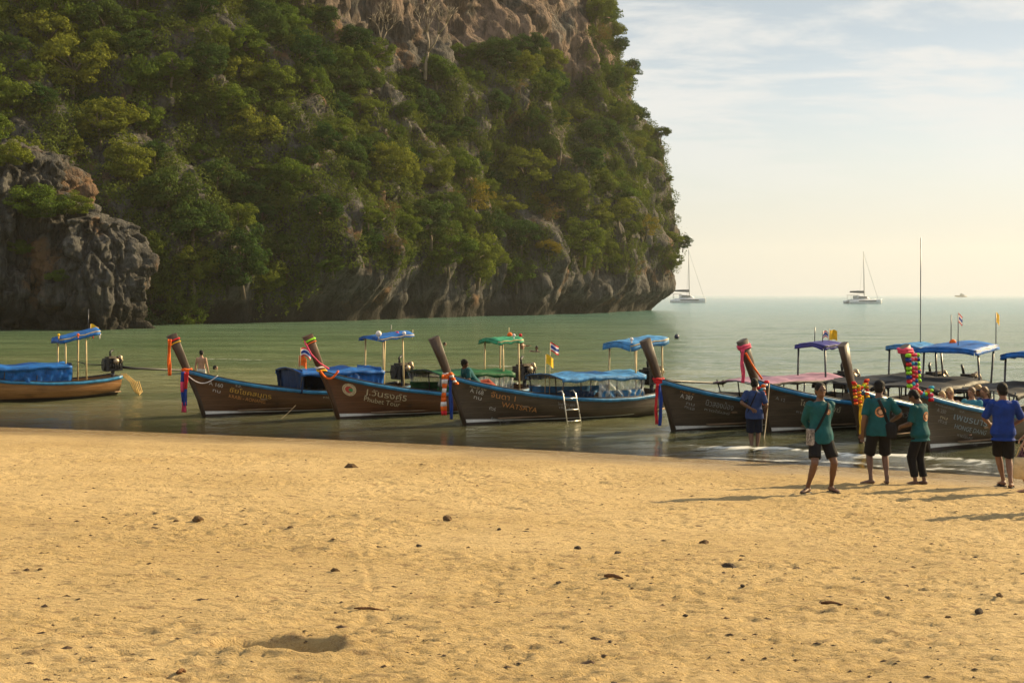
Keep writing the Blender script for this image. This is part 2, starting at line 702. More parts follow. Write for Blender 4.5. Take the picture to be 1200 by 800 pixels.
def build_sea():
    ys = [16.0]
    while ys[-1] < 150:
        ys.append(ys[-1] * 1.0058)
    while ys[-1] < 26000:
        ys.append(ys[-1] * 1.04)
    ys = np.array(ys)
    ts = np.linspace(-1, 1, 430)
    Y = np.repeat(ys[:, None], len(ts), 1)
    X = ts[None, :] * (22 + 0.75 * Y)
    h, d, e, right = sea_z(X, Y)
    depth = np.maximum(h - sand_base(X, Y), 0)
    # white water: thin lace on the sand, the folding wave, a few crests farther out
    lace = np.exp(-((d - 0.35 - 0.4 * fbm2(X * 0.6, Y * 0.2, 3, 65)) / 0.22) ** 2) * (0.35 + 0.65 * right)
    fold = np.exp(-((e + 0.12) / 0.26) ** 2) * right * (0.45 + 0.55 * sstep(-0.4, 0.4, fbm2(X * 0.9, Y * 0.3, 3, 63)))
    tail = np.exp(-((d - 1.2) / 0.8) ** 2) * right * 0.45
    crest_d = 0.92 * (56.0 - 0.10 * X - 27.6) + 1.2 * fbm2(X * 0.05, Y * 0.02, 2, 67)
    crest = np.exp(-((d - crest_d) / 0.9) ** 2) * sstep(-0.5, 0.3, fbm2(X * 0.09, Y * 0.03, 3, 68)) * sstep(12, 0, X)
    h = h + 0.16 * np.exp(-((d - crest_d) / 1.3) ** 2) * sstep(14, 0, X)
    foam = np.clip(np.maximum.reduce([lace * 0.75, fold, tail, crest * 0.62]), 0, 1)
    fl = grid_faces(len(ys), len(ts))
    t = NT("sea_water")
    dep, fo = t.attr("depth"), t.attr("foam")
    sepp = t.new("ShaderNodeSeparateXYZ")
    t.l.new(t.pos(), sepp.inputs[0])
    off = t.rng(sepp.outputs[1], 40, 330)
    tone = t.noise(t.pos((0.25, 1, 1)), 0.22, 5, 0.65)
    body = t.mix(t.rng(dep, 0.1, 1.6), (0.205, 0.195, 0.105), (0.108, 0.145, 0.066))
    body = t.mix(off, body, (0.095, 0.215, 0.215))
    body = t.mix(t.rng(tone, 0.38, 0.64), body, t.mix(1.0, body, (0.62, 0.72, 0.68), 'MULTIPLY'))
    r1 = t.noise(t.pos((0.45, 1.0, 1.0), (0, 0, R(8))), 1.5, 5, 0.62, 0.6)
    r2 = t.noise(t.pos((0.5, 1.0, 1.0), (0, 0, R(-14))), 6.0, 4, 0.6, 0.4)
    r3 = t.noise(t.pos((0.14, 1.0, 1.0), (0, 0, R(3))), 0.42, 5, 0.6, 0.5)
    hb = t.math('ADD', t.math('ADD', r1, t.math('MULTIPLY', r2, 0.25)), t.math('MULTIPLY', r3, 1.6))
    bn = t.new("ShaderNodeBump")
    t.l.new(hb, bn.inputs["Height"])
    t.put(bn.inputs["Distance"], 0.17)
    t.put(bn.inputs["Strength"], t.rng(dep, 0.0, 0.5, 0.18, 1.0))
    nb = bn.outputs[0]
    diff = t.new("ShaderNodeBsdfDiffuse")
    t.put(diff.inputs[0], body)
    tr = t.new("ShaderNodeBsdfTransparent")
    t.put(tr.inputs[0], (0.93, 0.92, 0.84, 1))
    mx = t.new("ShaderNodeMixShader")
    t.put(mx.inputs[0], t.math('SUBTRACT', 1.0, t.math('POWER', 2.718, t.math('MULTIPLY', dep, -3.6))))
    t.l.new(tr.outputs[0], mx.inputs[1])
    t.l.new(diff.outputs[0], mx.inputs[2])
    gl = t.new("ShaderNodeBsdfGlossy")
    t.put(gl.inputs["Color"], (1, 1, 1, 1))
    t.put(gl.inputs["Roughness"], 0.10)
    t.l.new(nb, gl.inputs["Normal"])
    fr = t.new("ShaderNodeFresnel")
    fr.inputs["IOR"].default_value = 1.33
    t.l.new(nb, fr.inputs["Normal"])
    m2 = t.new("ShaderNodeMixShader")
    t.l.new(fr.outputs[0], m2.inputs[0])
    t.l.new(mx.outputs[0], m2.inputs[1])
    t.l.new(gl.outputs[0], m2.inputs[2])
    white = t.bsdf((0.80, 0.80, 0.76), 0.55, nb)
    fn = t.noise(t.pos((0.35, 1.1, 1)), 4.0, 8, 0.75, 0.8)
    ff = t.rng(t.math('ADD', t.math('MULTIPLY', fo, 0.66), fn), 0.78, 1.12)
    ff = t.math('MULTIPLY', ff, 0.75)
    m3 = t.new("ShaderNodeMixShader")
    t.l.new(ff, m3.inputs[0])
    t.l.new(m2.outputs[0], m3.inputs[1])
    t.l.new(white, m3.inputs[2])
    m = t.done(m3.outputs[0])
    me = mesh_np("sea", np.stack([X.ravel(), Y.ravel(), h.ravel()], 1), fl, True, [m], {"depth": depth.ravel(), "foam": foam.ravel()})
    tag(link("sea", me), "green rippled sea running out from the beach to the horizon", "sea", kind="structure")


build_beach()
build_sea()

# ================================================================== CLIFF
plan = np.array([(-150, 150), (-120, 108), (-88, 112), (-68, 121), (-52, 134), (-41, 145.5), (-31, 154), (-22, 165), (-12.2, 183), (0, 206), (15.7, 236), (24.5, 260), (29.0, 277), (28.0, 294), (19, 315),
                 (2, 345), (-40, 372), (-100, 372), (-150, 320), (-165, 230)], float)


def catmull(P, n, closed=True):
    N = len(P)
    out = []
    for i in range(N):
        p0, p1, p2, p3 = P[i - 1], P[i], P[(i + 1) % N], P[(i + 2) % N]
        for k in range(n):
            t = k / n
            out.append(0.5 * (2 * p1 + (p2 - p0) * t + (2 * p0 - 5 * p1 + 4 * p2 - p3) * t * t + (3 * p1 - p0 - 3 * p2 + p3) * t ** 3))
    return np.array(out)


def resample_plan():
    c = catmull(plan, 60)
    seg = np.linalg.norm(np.roll(c, -1, 0) - c, axis=1)
    s = np.concatenate([[0], np.cumsum(seg)])
    cc = np.vstack([c, c[:1]])
    # dense along the face seen from the beach, coarse behind
    i0, i1 = 2 * 60, 14 * 60
    a = np.linspace(s[i0], s[i1], 520, endpoint=False)
    b = np.linspace(s[i1], s[-1] + s[i0], 110, endpoint=False) % s[-1]
    q = np.concatenate([a, b])
    return np.stack([np.interp(q, s, cc[:, k]) for k in (0, 1)], 1)


def rock_material():
    t = NT("limestone")
    p = t.pos()
    streak = t.noise(t.pos((1, 1, 0.16)), 0.75, 6, 0.65, 0.6)
    blot = t.noise(p, 0.16, 5, 0.6)
    fine = t.noise(t.pos((1, 1, 0.4)), 2.6, 5, 0.7)
    c = t.mix(t.rng(streak, 0.32, 0.68), (0.022, 0.022, 0.022), (0.125, 0.120, 0.113))
    c = t.mix(t.math('MULTIPLY', t.rng(blot, 0.56, 0.66), t.rng(streak, 0.3, 0.55)), c, (0.15, 0.088, 0.048))
    c = t.mix(t.rng(fine, 0.50, 0.75), c, (0.025, 0.024, 0.022))
    g = t.new("ShaderNodeSeparateXYZ")
    t.l.new(t.pos(), g.inputs[0])
    # the upper wall is stained ochre, the foot is darker up to the tide line
    up = t.rng(g.outputs[2], 40, 52)
    oc = t.mix(t.rng(streak, 0.35, 0.65), (0.060, 0.045, 0.037), (0.21, 0.145, 0.11))
    c = t.mix(t.math('MULTIPLY', up, t.rng(blot, 0.34, 0.5)), c, oc)
    tide = t.rng(t.math('ADD', g.outputs[2], t.math('MULTIPLY', blot, 2.0)), 2.2, 4.4, 1.0, 0.0)
    c = t.mix(tide, c, (0.028, 0.026, 0.022))
    hb = t.math('ADD', t.math('MULTIPLY', streak, 1.3), fine)
    return t.done(t.bsdf(c, 0.9, t.bump(hb, 0.9, 0.6), 0.2))


M_ROCK = rock_material()
BUMPS = [((-30, 166, 22), 10, 6.0), ((-38, 152, 13), 7, 3.5), ((-20, 178, 30), 9, 3.5), ((5, 222, 24), 9, 4.0), ((18, 248, 30), 8, 3.0), ((-45, 145, 30), 8, 4.0), ((-8, 196, 42), 8, 4.0)]


def build_cliff():
    B = resample_plan()
    n = len(B)
    tg = np.roll(B, -1, 0) - np.roll(B, 1, 0)
    tg /= np.linalg.norm(tg, axis=1)[:, None]
    nrm = np.stack([tg[:, 1], -tg[:, 0]], 1)
    # smooth the normals so that the offset surface does not fold
    for _ in range(24):
        nrm = (nrm + np.roll(nrm, 1, 0) + np.roll(nrm, -1, 0)) / 3
    nrm /= np.linalg.norm(nrm, axis=1)[:, None]
    zs = np.concatenate([np.linspace(-4, 2, 10)[:-1], np.linspace(2, 72, 165), np.linspace(73, 104, 16)])
    Z = np.repeat(zs[:, None], n, 1)
    bx, by = B[None, :, 0], B[None, :, 1]
    nx, ny = nrm[None, :, 0], nrm[None, :, 1]
    right = sstep(-25, 22, bx) * np.ones_like(Z)
    lean_l = 0.52 * np.maximum(Z - 6, 0) * sstep(4, 22, Z)
    zr = np.array([-4, 0, 1.6, 4, 9, 14, 22, 32, 42, 50, 58, 67, 80, 104.0])
    rr = np.array([-1.6, -1.2, -0.6, 1.6, 3.0, 2.6, 0.6, -1.6, -5.4, -8.4, -10.4, -12.0, -17, -27])
    lean_r = -np.interp(Z, zr, rr)
    wall = np.minimum(np.maximum(Z - 45, 0), 24) * 0.36 * sstep(-45, -15, bx) * (1 - right)
    inset = lean_l * (1 - right) + lean_r * right - wall
    low = np.where(Z < 3, (3 - Z) * 0.35, 0)
    inset = inset + low * (1 - right)
    X = bx - nx * inset
    Y = by - ny * inset
    d = 4.6 * fbm(X * 0.055, Y * 0.055, Z * 0.05, 3, 301)
    d += 2.4 * fbm(X * 0.15, Y * 0.16, Z * 0.10, 3, 303)
    # vertical flutes and ledges of the limestone
    f1, f2, cid = worley(X * 0.30, Y * 0.30, Z * 0.09, 311)
    d += 1.3 * (cid - 0.5) + 1.2 * np.clip(f2 - f1, 0, 0.4)
    f1, f2, cid = worley(X * 0.85, Y * 0.85, Z * 0.22, 317)
    d += 0.7 * (cid - 0.5) + 0.9 * np.clip(f2 - f1, 0, 0.3)
    d += 0.55 * fbm(X * 0.9, Y * 0.9, Z * 0.22, 3, 305)
    d *= sstep(-2, 6, Z) * 0.6 + 0.4
    for (c, r, a) in BUMPS:
        d += a * np.exp(-((X - c[0]) ** 2 + (Y - c[1]) ** 2 + (Z - c[2]) ** 2) / (r * r))
    X = X + nx * d
    Y = Y + ny * d
    V = np.stack([X, Y, Z], -1)
    fl = grid_faces(len(zs), n, True)
    # crown of the rock
    top = V[-1].mean(0) + np.array([0, 0, 6.0])
    VV = np.vstack([V.reshape(-1, 3), top[None]])
    k = (len(zs) - 1) * n
    capf = np.array([(k + i, k + (i + 1) % n, len(VV) - 1, len(VV) - 1) for i in range(n)])
    me = mesh_np("cliff", VV, fl, False, [M_ROCK])
    bm = bmesh.new()
    bm.from_mesh(me)
    bm.verts.ensure_lookup_table()
    for a in capf:
        try:
            bm.faces.new([bm.verts[a[0]], bm.verts[a[1]], bm.verts[a[2]]])
        except ValueError:
            pass
    bm.to_mesh(me)
    bm.free()
    tag(link("cliff", me), "towering limestone headland clothed in jungle", "cliff", kind="structure")
    du = np.roll(V, -1, 1) - np.roll(V, 1, 1)
    dv = np.gradient(V, axis=0)
    N = np.cross(du, dv)
    N /= np.linalg.norm(N, axis=-1)[..., None] + 1e-9
    return V, N


CV, CN = build_cliff()


def project(P):
    return 600 + P[..., 0] / P[..., 1] * F, HY + (HC - P[..., 2]) / P[..., 1] * F


def build_outcrops():
    def rock(cx, cy, r, hgt, seed, prof):
        n, nz = 230, 130
        th = np.linspace(0, 2 * math.pi, n, endpoint=False)[None, :]
        u = np.linspace(0, 1, nz)[:, None]
        Z = -3 + (hgt + 3) * u * np.ones_like(th)
        rad = r * np.interp(u, prof[0], prof[1]) * np.ones_like(th)
        rad = rad * (1 + 0.16 * vnoise(np.cos(th) * 1.4, np.sin(th) * 1.4, u * 1.2 * np.ones_like(th), seed))
        X, Y = cx + rad * np.cos(th), cy + rad * np.sin(th)
        f1, f2, cid = worley(X * 0.55, Y * 0.55, Z * 0.16, seed)
        g1, g2, c2 = worley(X * 1.3, Y * 1.3, Z * 0.5, seed + 9)
        d = 2.4 * (cid - 0.5) + 2.4 * np.clip(f2 - f1, 0, 0.22) + 0.9 * (c2 - 0.5) + 1.0 * np.clip(g2 - g1, 0, 0.25) + 0.55 * fbm(X * 1.4, Y * 1.4, Z * 0.5, 4, seed + 4, 0.6)
        d *= np.minimum(1, rad / 2.5)
        X = X + d * np.cos(th)
        Y = Y + d * np.sin(th)
        Z = Z + 0.9 * (cid - 0.5) * sstep(0.5, 1, u)
        V = np.stack([X, Y, Z], -1)
        me = mesh_np("rock_outcrop", V.reshape(-1, 3), grid_faces(nz, n, True), False, [M_ROCK])
        o = link("rock_outcrop", me)
        return o, V
    res = []
    p = ([0, .14, .2, .35, .6, .8, .92, .985, 1], [.86, .80, .92, 1.0, .95, .8, .62, .3, .02])
    a, V1 = rock(-51.2, 128.5, 8.2, 18.6, 401, p)
    tag(a, "tall grey fissured rock buttress standing in front of the jungle cliff", "rock", kind="structure")
    b, V2 = rock(-41.4, 126.5, 4.9, 11.2, 431, p)
    tag(b, "lower blocky rock knob with orange streaks beside the taller buttress", "rock", kind="structure")
    c, V3 = rock(-60.5, 124.0, 7.0, 9.0, 451, p)
    tag(c, "low dark rock shoulder left of the tall buttress", "rock", kind="structure")
    return [V1, V2, V3]


OUT_V = build_outcrops()


# ------------------------------------------------------------------ leaves
def leaf_mat(name, lo, hi, tint, trans=0.24):
    t = NT(name)
    oi = t.new("ShaderNodeObjectInfo")
    v = t.attr("v")
    patch = t.noise(t.pos(), 0.22, 3, 0.6)
    f = t.math('ADD', t.math('MULTIPLY', v, 0.55), t.math('MULTIPLY', t.rng(patch, 0.3, 0.7), 0.45))
    c = t.mix(f, lo, hi)
    c = t.mix(t.math('MULTIPLY', t.math('POWER', oi.outputs["Random"], 1.6), 0.75), c, tint)
    d = t.new("ShaderNodeBsdfDiffuse")
    t.l.new(c, d.inputs[0])
    tl = t.new("ShaderNodeBsdfTranslucent")
    t.put(tl.inputs[0], t.mix(0.5, c, t.mix(1.0, c, (1.5, 1.5, 0.5), 'MULTIPLY')))
    gl = t.new("ShaderNodeBsdfGlossy")
    t.put(gl.inputs[0], (1, 1, 1, 1))
    gl.inputs["Roughness"].default_value = 0.45
    m1 = t.new("ShaderNodeMixShader")
    m1.inputs[0].default_value = trans
    t.l.new(d.outputs[0], m1.inputs[1])
    t.l.new(tl.outputs[0], m1.inputs[2])
    m2 = t.new("ShaderNodeMixShader")
    m2.inputs[0].default_value = 0.0
    t.l.new(m1.outputs[0], m2.inputs[1])
    t.l.new(gl.outputs[0], m2.inputs[2])
    return t.done(m2.outputs[0])


M_LEAF = leaf_mat("leaf_green", (0.026, 0.060, 0.014), (0.115, 0.170, 0.026), (0.185, 0.190, 0.030))
M_LEAFD = leaf_mat("leaf_deep", (0.018, 0.042, 0.015), (0.048, 0.095, 0.026), (0.08, 0.11, 0.026))
M_LEAFY = leaf_mat("leaf_yellow", (0.13, 0.11, 0.018), (0.24, 0.19, 0.03), (0.20, 0.14, 0.03))
M_LEAFB = leaf_mat("leaf_brown", (0.10, 0.075, 0.035), (0.17, 0.12, 0.05), (0.14, 0.10, 0.05))
M_VINE = leaf_mat("leaf_vine", (0.022, 0.050, 0.014), (0.120, 0.160, 0.028), (0.10, 0.11, 0.03))
M_BARK = paint("bark", (0.13, 0.105, 0.08), 0.9, 0.4, 3.0, 0.5, 0.2, stretch=(1, 1, 0.3))
M_TWIG = paint("pale_twig", (0.30, 0.25, 0.19), 0.9, 0.3, 3.0, 0.3, 0.2)


def leaf_quads(C, N, size, val, jit=0.45, aspect=0.55):
    """pointed leaf sprays at C, roughly facing N"""
    n = len(C)
    N = N + jit * rng.normal(size=(n, 3))
    N /= np.linalg.norm(N, axis=1)[:, None] + 1e-9
    a = np.cross(N, rng.normal(size=(n, 3)))
    a /= np.linalg.norm(a, axis=1)[:, None] + 1e-9
    b = np.cross(N, a)
    s = (size * rng.uniform(0.6, 1.35, n))[:, None]
    droop = np.array([0, 0, -0.18]) * s
    V = np.stack([C - a * s * 0.5, C + b * s * aspect * 0.5 - a * s * 0.06, C + a * s * 0.5 + droop, C - b * s * aspect * 0.5 - a * s * 0.06], 1)
    Fq = np.arange(4 * n).reshape(n, 4)
    return V.reshape(-1, 3), Fq, np.repeat(val, 4)


def crown_mesh(name, mat, rad, seed, nclump=50, per=160, leaf=0.30, flat=0.75):
    """a crown of many leaf clumps set on the ends of boughs, with gaps between"""
    r = np.random.default_rng(seed)
    cs, ns, vs = [], [], []
    boughs = []
    for k in range(nclump):
        u = r.normal(size=3)
        u /= np.linalg.norm(u)
        u[2] = u[2] * 0.9 + 0.18
        q = rad * (0.45 + 0.55 * r.random() ** 0.6)
        c = u * q * np.array([1, 1, flat]) * (0.85 + 0.3 * r.random(3))
        cr = rad * r.uniform(0.17, 0.34)
        boughs.append(c)
        m = int(per * (cr / (0.25 * rad)) ** 1.5)
        d = r.normal(size=(m, 3))
        d /= np.linalg.norm(d, axis=1)[:, None]
        d[:, 2] = np.where(d[:, 2] < -0.2, d[:, 2] * 0.5, d[:, 2])
        rr = cr * (0.55 + 0.5 * r.random(m) ** 0.5)
        cs.append(c + d * rr[:, None] * np.array([1, 1, 0.72]))
        ns.append(d * 0.8 + np.array([0, 0, 0.5]))
        vs.append(np.clip(r.uniform(0, 1) * 0.5 + r.uniform(0, 0.6, m), 0, 1))
    C, N, v = np.vstack(cs), np.vstack(ns), np.concatenate(vs)
    V, Fq, val = leaf_quads(C, N, leaf, v)
    return mesh_np(name, V, Fq, False, [mat], {"v": val}), boughs


def trunk_mesh(name, mat, rad, boughs, flat, seed, h=None):
    r = random.Random(seed)
    mb = MB()
    h = h or rad * 1.15
    base = Vector((0, 0, -h))
    fork = Vector((r.uniform(-.1, .1) * rad, r.uniform(-.1, .1) * rad, -0.25 * rad))
    mb.tube([base, base.lerp(fork, 0.5) + Vector((r.uniform(-.08, .08) * rad, r.uniform(-.08, .08) * rad, 0)), fork], [0.075 * rad, 0.058 * rad, 0.05 * rad], 7)
    for b in boughs[::4]:
        e = Vector(b) * 0.95
        mid = fork.lerp(e, 0.5) + Vector((r.uniform(-.1, .1), r.uniform(-.1, .1), 0.1)) * rad
        mb.tube([fork, mid, e], [0.035 * rad, 0.022 * rad, 0.008 * rad], 5)
    return mb.mesh(name, mat)


def bare_tree(name, rad, seed):
    r = random.Random(seed)
    mb = MB()

    def grow(p, d, L, rad_, lvl):
        e = p + d * L
        mid = p + d * L * 0.5 + Vector((r.uniform(-1, 1), r.uniform(-1, 1), r.uniform(-1, 1))) * L * 0.08
        mb.tube([p, mid, e], [rad_, rad_ * 0.8, rad_ * 0.6], 5 if lvl < 2 else 3)
        if lvl >= 4:
            return
        for _ in range(3 if lvl < 3 else 4):
            nd = (d + Vector((r.uniform(-1, 1), r.uniform(-1, 1), r.uniform(-0.3, 0.8))) * 0.85).normalized()
            grow(e, nd, L * r.uniform(0.6, 0.8), rad_ * 0.6, lvl + 1)
    grow(Vector((0, 0, -rad)), Vector((0.1, 0, 1)).normalized(), rad * 0.75, rad * 0.055, 0)
    return mb.mesh(name, M_TWIG)


def build_vegetation():
    V = CV.reshape(-1, 3)
    N = CN.reshape(-1, 3)
    px, py = project(V)
    view = np.array([0, 0, HC]) - V
    view /= np.linalg.norm(view, axis=1)[:, None]
    facing = (N * view).sum(1)
    # where rock stays bare: a band above the sea, the stained upper wall, scattered faces
    nz = fbm(V[:, 0] * 0.07, V[:, 1] * 0.07, V[:, 2] * 0.03, 3, 501)
    nz2 = fbm(V[:, 0] * 0.22, V[:, 1] * 0.22, V[:, 2] * 0.12, 3, 503)
    rockline = 3.2 + 5.0 * sstep(-35, 5, V[:, 0]) + 3.5 * nz + 2.0 * nz2
    veg = sstep(-1.5, 2.0, V[:, 2] - rockline)
    lim = np.interp(px, [300, 352, 385, 430, 470, 520, 560, 600, 640, 665, 682, 696, 730], [-60, -40, 20, 66, 96, 84, 66, 44, 60, 100, 90, -30, -60])
    upper = sstep(-14, 12, (lim + 16 * nz2) - py) * (V[:, 2] > 30)
    veg = veg * (1 - upper)
    bare = sstep(0.52, 0.75, nz2) * 0.9 + sstep(0.30, 0.6, nz2) * 0.8 * (np.abs(px - 770) < 26) * (py > 185) * (py < 235)
    veg = np.clip(veg - bare, 0, 1)
    inview = (px > -90) & (px < 860) & (py > -70) & (py < 420) & (facing > -0.35) & (V[:, 1] < 315)
    # ---- single trees
    ok = np.where(inview & (veg > 0.55) & (facing > -0.25) & (py > -50))[0]
    rng.shuffle(ok)
    chosen = []
    hidden_left = lambda i: px[i] < 150 and py[i] > 215
    for i in ok:
        if hidden_left(i):
            continue
        p = V[i]
        mind = 4.2 if p[0] < -15 else 5.4
        if all((p[0] - V[j][0]) ** 2 + (p[1] - V[j][1]) ** 2 + (p[2] - V[j][2]) ** 2 > mind * mind for j in chosen):
            chosen.append(i)
        if len(chosen) >= 285:
            break
    protos = {}
    for kind, mat, cnt, kw in (("green", M_LEAF, 6, {}), ("deep", M_LEAFD, 4, {}), ("yellow", M_LEAFY, 2, dict(nclump=34, per=80)), ("brown", M_LEAFB, 2, dict(nclump=26, per=55))):
        lst = []
        for k in range(cnt):
            sd = hash_kind[kind] + k * 7
            flat = 0.62 + 0.1 * (k % 4)
            me, bo = crown_mesh("crown", mat, 1.0, sd, leaf=0.088, flat=flat, **kw)
            tm = trunk_mesh("trunk", M_BARK, 1.0, bo, flat, sd)
            lst.append((me, tm))
        protos[kind] = lst
    info = {
        "green": "leafy green tree with a rounded crown",
        "deep": "dark green dense-crowned tree",
        "yellow": "tree with yellowing leaves",
        "brown": "thin brown-leaved dry tree",
    }
    rr = random.Random(5)
    def zone(x, y, p):
        if x > 700:
            return "on the seaward edge of the cliff", "seaward edge"
        if x < 215 and y < 235:
            return "on the slope above the grey rock buttress", "slope above the buttress"
        if p.z < 14:
            return "low over the bare rock foot of the cliff", "cliff foot"
        if y < 130 and x > 300:
            return "just below the stained bare upper wall", "slope below the upper wall"
        return "midway up the jungle slope of the cliff", "middle slope"

    for i in chosen:
        p, nn = Vector(V[i]), Vector(N[i])
        x, y = px[i], py[i]
        q = rr.random()
        kind = "green" if q < 0.62 else "deep"
        if abs(x - 600) < 60 and 235 < y < 320 and rr.random() < 0.45:
            kind = "yellow"
        elif x > 640 and y > 200 and rr.random() < 0.16:
            kind = "yellow"
        elif x > 420 and y < 330 and rr.random() < 0.05:
            kind = "brown"
        me, tm = rr.choice(protos[kind])
        size = (1.5 + 2.3 * rr.random() ** 1.3) * (1.0 if p.x < -15 else 1.15)
        if kind == "brown":
            size *= 0.8
        if x > 740:
            size *= 0.62
        off = nn * size * 0.26 + Vector((0, 0, size * 0.22))
        e = empty("tree", p - nn * 0.3, rr.uniform(0, 6.28))
        e.rotation_euler = (rr.uniform(-.15, .15), rr.uniform(-.15, .15), rr.uniform(0, 6.28))
        za, zb = zone(x, y, p)
        tag(e, info[kind] + " " + za, "tree", kind + " trees, " + zb)
        loc = e.matrix_basis.inverted() @ (p + off)
        for nm, m in (("crown", me), ("trunk", tm)):
            o = link(nm, m, e)
            o.location = loc
            o.scale = (size * rr.uniform(0.9, 1.15), size * rr.uniform(0.9, 1.15), size * rr.uniform(0.85, 1.2)) if nm == "crown" else (size, size, size)
    # ---- bare trees under the stained wall
    for (bx_, by_, size) in ((498, 92, 6.0), (440, 74, 4.2), (655, 190, 3.4)):
        j = np.argmin((px - bx_) ** 2 + (py - by_) ** 2 + 1e6 * (facing < 0.1) + 1e6 * (V[:, 1] > 300))
        p, nn = Vector(V[j]), Vector(N[j])
        o = link("bare_tree", bare_tree("bare_tree", 1.0, 77 + bx_))
        o.scale = (size,) * 3
        o.location = p + nn * size * 0.3 + Vector((0, 0, size * 0.8))
        tag(o, {498: "big leafless pale tree just below the stained upper cliff wall", 440: "smaller leafless tree left of the big bare one under the upper wall", 655: "leafless tree halfway up the seaward half of the cliff"}[bx_], "bare tree")
    # ---- the close cover of shrubs and creepers between them
    ok = np.where(inview & (veg > 0.15) & (facing > -0.3))[0]
    dist = np.linalg.norm(V[ok], axis=1)
    w = veg[ok] * np.maximum(0.15, facing[ok] + 0.3)
    w = w / w.sum()
    pick = rng.choice(ok, 2700, p=w)
    cs, ns, vs = [], [], []
    for i in pick:
        rad = rng.uniform(0.7, 2.1)
        m = int(85 * rad)
        d = rng.normal(size=(m, 3))
        d /= np.linalg.norm(d, axis=1)[:, None]
        sgn = (d * N[i]).sum(1) < -0.1
        d[sgn] *= -1
        c = V[i] + d * rad * rng.uniform(0.6, 1.0, (m, 1)) * np.array([1, 1, 0.8]) + np.array([0, 0, rad * 0.25])
        cs.append(c)
        ns.append(d * 0.7 + np.array([0, 0, 0.4]))
        vs.append(np.clip(rng.uniform(0, 0.6) + rng.uniform(0, 0.5, m), 0, 1))
    pick = rng.choice(ok, 90000, p=w)
    hang = rng.random(len(pick)) ** 2 * 2.2
    cs.append(V[pick] + N[pick] * rng.uniform(0.0, 0.7, (len(pick), 1)) + rng.normal(size=(len(pick), 3)) * 0.45 - np.array([0, 0, 1.0]) * hang[:, None] * 0.5)
    ns.append(N[pick] + np.array([0, 0, 0.3]))
    vs.append(rng.uniform(0, 0.8, len(pick)))
    pick = rng.choice(ok, 1100, p=w)
    for i in pick:
        m = int(rng.uniform(25, 70))
        ln = rng.uniform(1.2, 4.0)
        u = rng.random(m)
        c = V[i] + N[i] * (0.5 + 0.5 * np.sin(u * 2))[:, None] - np.array([0, 0, 1.0]) * (u * ln)[:, None] + rng.normal(size=(m, 3)) * 0.22
        cs.append(c)
        ns.append(np.repeat(N[i][None], m, 0))
        vs.append(np.clip(rng.uniform(0, 0.7) + rng.uniform(0, 0.4, m), 0, 1))
    C, NN, v = np.vstack(cs), np.vstack(ns), np.concatenate(vs)
    VV, Fq, val = leaf_quads(C, NN, 0.31, v, 0.45)
    o = link("undergrowth", mesh_np("undergrowth", VV, Fq, False, [M_VINE], {"v": val}))
    tag(o, "dense shrubs and creepers covering the cliff between the trees", "undergrowth", kind="stuff")
    # ---- bushes rooted on the rock outcrop
    A, Bv, Cc = OUT_V
    spots = [(-45.6, 124.5, 10.6, 3.0, "bright yellow-green bush in the saddle of the grey rock buttress"),
             (-47.8, 122.2, 15.6, 2.0, "small bush on the shoulder of the grey rock buttress"),
             (-51.0, 124.4, 18.4, 2.4, "bush on the very top of the grey rock buttress"),
             (-42.0, 123.6, 11.2, 1.6, "small bush crowning the blocky orange-streaked rock knob"),
             (-42.8, 120.9, 4.6, 1.1, "green shrub hanging low on the face of the rock knob"),
             (-53.8, 121.6, 14.0, 1.5, "shrub hanging from the tall buttress near its outer edge"),
             (-46.6, 121.6, 7.2, 1.3, "leafy shrub in the cleft between the two rocks")]
    for k, (x, y, z, s, lab) in enumerate(spots):
        allv = np.vstack([q.reshape(-1, 3) for q in OUT_V])
        ppx, ppy = project(allv)
        tx, ty = project(np.array([x, y, z]))
        cand = (ppx - tx) ** 2 + (ppy - ty) ** 2 + 0.4 * (allv[:, 1] - y) ** 2 + np.where(allv[:, 1] > y + 4, 1e5, 0)
        p = Vector(allv[np.argmin(cand)])
        e = empty("bush", p)
        tag(e, lab, "bush")
        me, tm = protos["green"][k % 6]
        for nm, m in (("crown", me), ("stem", tm)):
            o = link(nm, m, e)
            o.location = (0, -0.25 * s, s * 0.45)
            o.scale = (s, s, s * 0.85) if nm == "crown" else (s * .6, s * .6, s * 0.5)


hash_kind = {"green": 900, "deep": 950, "yellow": 1000, "brown": 1050}
build_vegetation()


# ================================================================== LONGTAIL BOATS
def wood(name, a, b, rough=0.42):
    t = NT(name)
    v = t.coord("Object", (0.35, 1, 2.6))
    n = t.noise(v, 3.0, 6, 0.65, 0.5)
    s = t.noise(t.coord("Object", (0.5, 1, 1)), 1.6, 4)
    c = t.mix(t.rng(n, 0.3, 0.7), a, b)
    c = t.mix(t.rng(s, 0.55, 0.8), c, tuple(q * 0.45 for q in a))
    # scuffed lighter patches and run marks
    sc = t.noise(t.coord("Object", (2.0, 2.0, 0.5)), 3.5, 5, 0.7)
    c = t.mix(t.rng(sc, 0.62, 0.8, 0, 0.16), c, (0.30, 0.24, 0.17))
    # strake seams running along the planking
    w = t.new("ShaderNodeTexWave", wave_type='BANDS', bands_direction='Z')
    t.l.new(t.coord("Object", (0, 0, 1)), w.inputs["Vector"])
    w.inputs["Scale"].default_value = 2.1
    hb = t.math('ADD', t.math('MULTIPLY', t.rng(w.outputs["Fac"], 0.0, 0.06), 0.5), t.math('MULTIPLY', n, 0.3))
    return t.done(t.bsdf(c, t.rng(n, 0.2, 0.8, rough - 0.1, rough + 0.2), t.bump(hb, 0.5, 0.02), 0.45))


